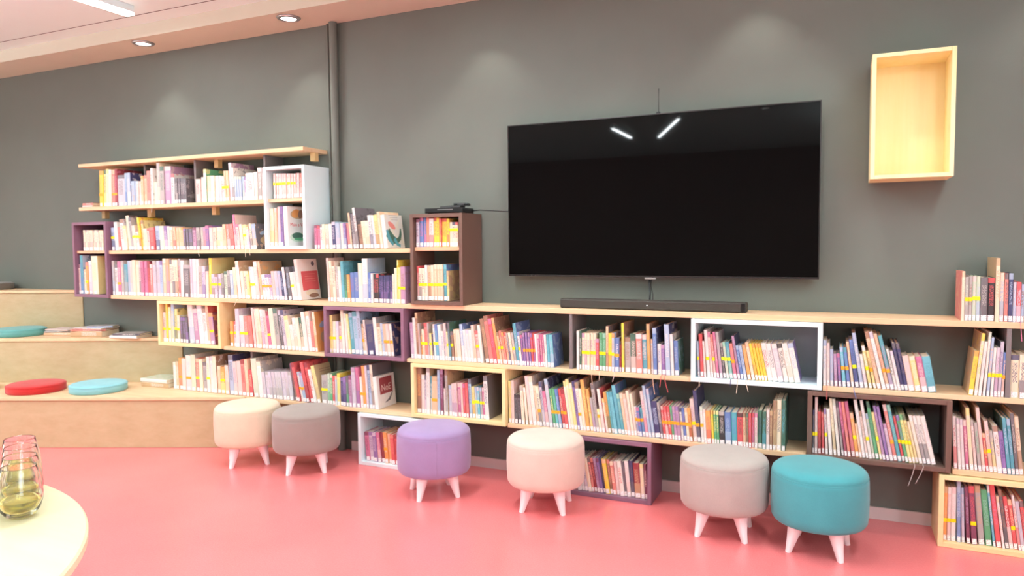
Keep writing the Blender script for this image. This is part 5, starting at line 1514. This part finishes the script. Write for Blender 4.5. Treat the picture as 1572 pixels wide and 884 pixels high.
# ribbon bookmarks: a part of the book they come out of
def ribbon(x, z_top, drop, colr, sway=0.0, wide=0.003):
    if not all_books: return
    bks = [b for b in all_books if abs(b[1] - z_top) < 0.06]
    bk = min(bks or all_books, key=lambda b: abs(b[0] - x) + abs(b[1] - z_top) * 3)[2]
    bm = bmesh.new(); p = [(x, -0.236, z_top + 0.002), (x, -0.2725, z_top + 0.001), (x, -0.2755, z_top - 0.006), (x + sway * .4, -0.276, z_top - drop * .5), (x + sway, -0.275, z_top - drop)]
    prev = None
    for i, q in enumerate(p):
        ww = wide; c = [bm.verts.new((q[0] + sx * ww / 2, q[1] + sy * 0.0004, q[2] + (sy * 0.0004 if i < 2 else 0))) for sx, sy in ((-1, -1), (1, -1), (1, 1), (-1, 1))]
        if prev:
            for k in range(4): bm.faces.new((prev[k], prev[(k + 1) % 4], c[(k + 1) % 4], c[k]))
        else: bm.faces.new(c)
        prev = c
    bm.faces.new(prev[::-1])
    o = obj('ribbon_bookmark', bm, INK[colr]); mw = Matrix.LocRotScale(bk.location, bk.rotation_euler, None)
    o.parent = bk; o.matrix_parent_inverse = mw.inverted()
for a in ((-1.235, .705, .075, 'O', .004), (-1.19, .705, .045, 'c', .0), (-1.105, .705, .05, 'p', -.012), (-0.898, .705, .10, 'O', .012), (-0.853, .705, .06, 'r', -.006),
          (-0.835, .705, .085, 'r', .02), (-0.655, .708, .045, 'c', .0), (-0.50, .708, .035, 'n', .0), (-0.465, .708, .065, 'c', -.006), (-0.425, .708, .055, 'c', .012), (-0.052, .705, .06, 'r', .0),
          (0.065, .705, .045, 'B', .01), (0.325, .368, .10, 's', -.025), (0.36, .368, .085, 's', -.03), (0.715, 1.042, .08, 'm', .006), (-4.58, 1.718, .06, 'w', -.01),
          (-4.14, 1.383, .045, 'c', .01), (-3.70, 1.383, .05, 'c', .0), (-3.66, 1.383, .04, 'c', .0), (-3.79, 1.042, .05, 'c', -.03)):
    ribbon(*a)

# ------------------------------------------------------------------ television, soundbar, player
def tv():
    x0, x1, z0, z1 = -1.813, -0.100, 1.214, 2.103
    cx, cz = (x0 + x1) / 2, z0
    t = thing('television', 'large black flat television hanging on the dark wall', 'television', (cx, -0.085, z0))
    w = (x1 - x0) / 2; h = z1 - z0
    obj('back_case', box(-w + 0.05, w - 0.05, 0.012, 0.05, 0.05, h - 0.05), M['black'], t, bevel=0.006)
    obj('casing', box(-w, w, 0.0005, 0.0115, 0, h), M['black'], t, bevel=0.002)
    obj('screen', box(-w + 0.006, w - 0.006, -0.0015, 0.0, 0.010, h - 0.006), M['tv'], t)
    fr = bmesh.new(); b = 0.006
    bx(fr, -w, w, -0.004, 0.0, 0, 0.0095); bx(fr, -w, w, -0.004, 0.0, h - 0.0055, h); bx(fr, -w, -w + 0.0055, -0.004, 0, 0.0095, h - 0.0055); bx(fr, w - 0.0055, w, -0.004, 0, 0.0095, h - 0.0055)
    obj('bezel', fr, M['silver_dark'], t)
    obj('logo_badge', box(-0.03, 0.03, -0.005, 0.0, -0.010, -0.0005), M['silver'], t, bevel=0.001)
    obj('wall_mount', box(-0.25, 0.25, 0.0505, 0.084, 0.25, 0.65), M['black'], t, bevel=0.002)
    bm = bmesh.new(); tube(bm, [(-0.0 + 0.035, 0.03, h - 0.06), (0.035, 0.03, h + 0.03), (0.035, 0.032, h + 0.14)], 0.0022, 8); bx(bm, 0.025, 0.045, 0.02, 0.04, h - 0.002, h + 0.012)
    obj('antenna', bm, M['black'], t)
M['silver_dark'] = plain('dark_silver_bezel', (70, 66, 66), 0.25, 0.02, metal=0.7)
tv()
t = thing('soundbar', 'long dark grey soundbar lying on the counter under the television', 'speaker', (-0.94, -0.165, 1.0425))
obj('body', box(-0.505, 0.505, -0.038, 0.045, 0.0, 0.052), M['bar_grey'], t, bevel=0.008)
obj('grille', box(-0.495, 0.478, -0.0405, -0.0385, 0.006, 0.044), M['bar_grey'], t, bevel=0.001)
obj('end_cap', box(0.480, 0.5005, -0.041, -0.0385, 0.004, 0.048), M['black'], t, bevel=0.001)
obj('status_light', lathe([(0, 0), (0.003, 0), (0.003, 0.001), (0, 0.001)], 12), M['led_dot'], t, loc=(-0.005, -0.0415, 0.026), rot=(math.radians(90), 0, 0))
o = obj('cable', tube(bmesh.new(), [(-0.953, -0.118, 1.080), (-0.957, -0.09, 1.13), (-0.968, -0.065, 1.18), (-0.965, -0.06, 1.25)], 0.0045), M['black'], smooth=True); tag(o, 'black cable running from the soundbar up behind the television', 'cable')
o = obj('cable', tube(bmesh.new(), [(-0.935, -0.118, 1.080), (-0.944, -0.08, 1.12), (-0.962, -0.052, 1.17), (-0.958, -0.05, 1.25)], 0.003), M['black'], smooth=True); tag(o, 'thinner black cable beside the soundbar cable', 'cable')
t = thing('media_player', 'flat black media player on top of the tall brown box', 'media player', (-2.17, -0.165, 1.5905), 0.08)
obj('case', box(-0.125, 0.125, -0.085, 0.085, 0.003, 0.032), M['black'], t, bevel=0.004)
obj('front_strip', box(-0.04, 0.06, -0.0862, -0.0851, 0.021, 0.024), M['silver'], t)
for sx in (-1, 1):
    for sy in (-1, 1): obj('foot', box(sx * 0.1 - 0.01, sx * 0.1 + 0.01, sy * 0.06 - 0.01, sy * 0.06 + 0.01, 0, 0.003), M['black'], t)
t = thing('remote_control', 'black remote control lying on the media player', 'remote control', (-2.155, -0.155, 1.623), 1.35)
obj('body', box(-0.022, 0.022, -0.085, 0.085, 0, 0.016), M['black'], t, bevel=0.005)
bm = bmesh.new()
for i in range(6):
    for j in range(3): bx(bm, -0.014 + j * 0.011, -0.008 + j * 0.011, -0.06 + i * 0.018, -0.05 + i * 0.018, 0.016, 0.0175)
obj('buttons', bm, M['bar_grey'], t)
t = thing('set_top_box', 'small black box beside the remote on the media player', 'set top box', (-2.11, -0.115, 1.6405), 0.3)
obj('case', box(-0.045, 0.045, -0.04, 0.04, 0, 0.014), M['black'], t, bevel=0.003)
obj('front_light', box(-0.02, 0.02, -0.0415, -0.0402, 0.005, 0.008), M['silver'], t)
o = obj('cable', tube(bmesh.new(), [(-2.055, -0.10, 1.607), (-2.0, -0.09, 1.612), (-1.93, -0.06, 1.607), (-1.86, -0.05, 1.602), (-1.74, -0.05, 1.60)], 0.0035), M['black'], smooth=True); tag(o, 'black cable from the media player to the television', 'cable')

# ------------------------------------------------------------------ stools
def stool(x, y, rot, mat, label, r=0.207, top=0.388, base=0.132, seam=1, first_leg=0.0):
    t = thing('round_stool', label, 'stool', (x, y, 0), rot, 'round upholstered stools in front of the shelves')
    h = top
    pr = [(0, base), (r - 0.03, base), (r - 0.012, base + 0.006), (r - 0.003, base + 0.02), (r, base + 0.05), (r + 0.002, (base + h) / 2), (r, h - 0.055), (r - 0.0015, h - 0.040), (r - 0.004, h - 0.036),
          (r - 0.003, h - 0.030), (r - 0.008, h - 0.018), (r - 0.022, h - 0.006), (r - 0.05, h + 0.001), (r * 0.5, h + 0.007), (0, h + 0.009)]
    obj('seat', lathe(pr, 96), M[mat], t, smooth=True)
    bm = bmesh.new(); tube(bm, [((r - 0.0025) * math.cos(a * math.pi / 36), (r - 0.0025) * math.sin(a * math.pi / 36), h - 0.038) for a in range(73)], 0.0018, 6)
    obj('top_seam', bm, M[mat], t, smooth=True)
    if seam:
        for a in (0.0, math.pi): 
            bm = bmesh.new(); tube(bm, [((r + q) * math.cos(a + seam), (r + q) * math.sin(a + seam), z) for q, z in ((-0.001, base + 0.03), (0.0012, base + 0.08), (0.0018, h * 0.62), (0.0, h - 0.05), (-0.001, h - 0.04))], 0.0013, 6)
            obj('side_seam', bm, M[mat], t, smooth=True)
    for k in range(4):
        a = math.pi / 4 + k * math.pi / 2
        bm = bmesh.new(); rings = []
        for z, rad, hw in ((base + 0.004, 0.116, 0.031), (0.105, 0.122, 0.028), (0.05, 0.138, 0.019), (0.0, 0.154, 0.012)):
            cxx, cyy = rad * math.cos(a), rad * math.sin(a); tx, ty = -math.sin(a), math.cos(a); nx, ny = math.cos(a), math.sin(a)
            ring = []
            for i in range(12):
                q = i * math.pi / 6; sx = math.copysign(abs(math.cos(q)) ** 0.6, math.cos(q)); sy = math.copysign(abs(math.sin(q)) ** 0.6, math.sin(q))
                ring.append(bm.verts.new((cxx + tx * hw * sx + nx * hw * sy, cyy + ty * hw * sx + ny * hw * sy, z)))
            rings.append(ring)
        for p, q in zip(rings, rings[1:]):
            for i in range(12): bm.faces.new((p[i], p[(i + 1) % 12], q[(i + 1) % 12], q[i]))
        bm.faces.new(rings[0]); bm.faces.new(rings[-1][::-1])
        o = obj('leg', bm, M['white_leg'], t, smooth=True); e = o.modifiers.new('edge', 'EDGE_SPLIT'); e.split_angle = math.radians(50)
A = math.atan2
stool(-3.505, -0.497, A(.152, .149), 'f_cream', 'cream round stool with white legs nearest the wooden bench', seam=0)
stool(-3.048, -0.470, A(.131, .177), 'f_greige', 'greige round stool touching the cream one near the bench', seam=0)
stool(-2.078, -0.545, A(.15, .167), 'f_lilac', 'lilac round stool with a visible side seam and white legs', seam=5.32 - A(.15, .167))
stool(-1.420, -0.495, A(.044, .22), 'f_ivory', 'ivory round stool standing before the plum floor cubby', seam=0)
stool(-0.500, -0.472, 0.02, 'f_beige', 'pale beige round stool touching the teal stool', seam=0)
stool(-0.075, -0.505, A(-.027, .214), 'f_teal', 'teal round stool with white legs beside the beige one', seam=0)

# ------------------------------------------------------------------ round table with glasses
TX, TY, TZ = -2.206, -3.62, 0.72
t = thing('round_table', 'round pale table at the near corner carrying wine glasses', 'table', (TX, TY, 0))
R_ = 0.908
obj('tabletop', lathe([(0, TZ - 0.028), (R_ - 0.006, TZ - 0.028), (R_, TZ - 0.022), (R_, TZ - 0.005), (R_ - 0.005, TZ), (0, TZ)], 128), M['table'], t)
obj('column', lathe([(0, 0.02), (0.04, 0.02), (0.035, 0.1), (0.035, TZ - 0.03), (0, TZ - 0.03)], 32), M['silver'], t, smooth=True)
obj('base', lathe([(0, 0), (0.34, 0), (0.34, 0.008), (0.05, 0.022), (0, 0.022)], 64), M['silver'], t, smooth=True)
def glass(x, y, label, s=1.0):
    t = thing('wine_glass', label, 'glass', (x, y, TZ + 0.0003), 0, 'stemless glasses of white wine on the round table')
    out = [(0, 0), (0.018, 0.0), (0.028, 0.005), (0.037, 0.018), (0.042, 0.036), (0.0425, 0.05), (0.040, 0.072), (0.036, 0.092), (0.0328, 0.1065), (0.0326, 0.1078), (0.0320, 0.1083)]
    inn = [(0.0314, 0.1078), (0.0312, 0.1065), (0.0345, 0.092), (0.0385, 0.072), (0.0410, 0.05), (0.0405, 0.037), (0.0355, 0.021), (0.026, 0.0095), (0.014, 0.007), (0, 0.0065)]
    obj('bowl', lathe([(r * s, z * s) for r, z in out + inn], 48), M['glass'], t, smooth=True)
    wi = [(0, 0.0068), (0.0138, 0.0073), (0.0257, 0.0098), (0.0350, 0.0213), (0.0399, 0.037), (0.0400, 0.039), (0, 0.039)]
    obj('wine', lathe([(r * s, z * s) for r, z in wi], 48), M['wine'], t, smooth=True)
gl = [(-1.922, -2.915, 'stemless glass of white wine nearest the table edge, foremost of its row'), (-2.015, -2.855, 'stemless glass of white wine second in the row by the table edge'),
      (-2.108, -2.797, 'stemless glass of white wine third in the row by the table edge'), (-2.200, -2.742, 'stemless glass of white wine farthest in the row by the table edge'),
      (-2.075, -2.945, 'stemless wine glass foremost in the inner row at the picture edge'), (-2.168, -2.888, 'stemless wine glass second in the inner row at the picture edge'), (-2.262, -2.832, 'stemless wine glass farthest in the inner row at the picture edge')]
for gx, gy, gt in gl: glass(gx + 0.030, gy + 0.004, gt, 1.2)
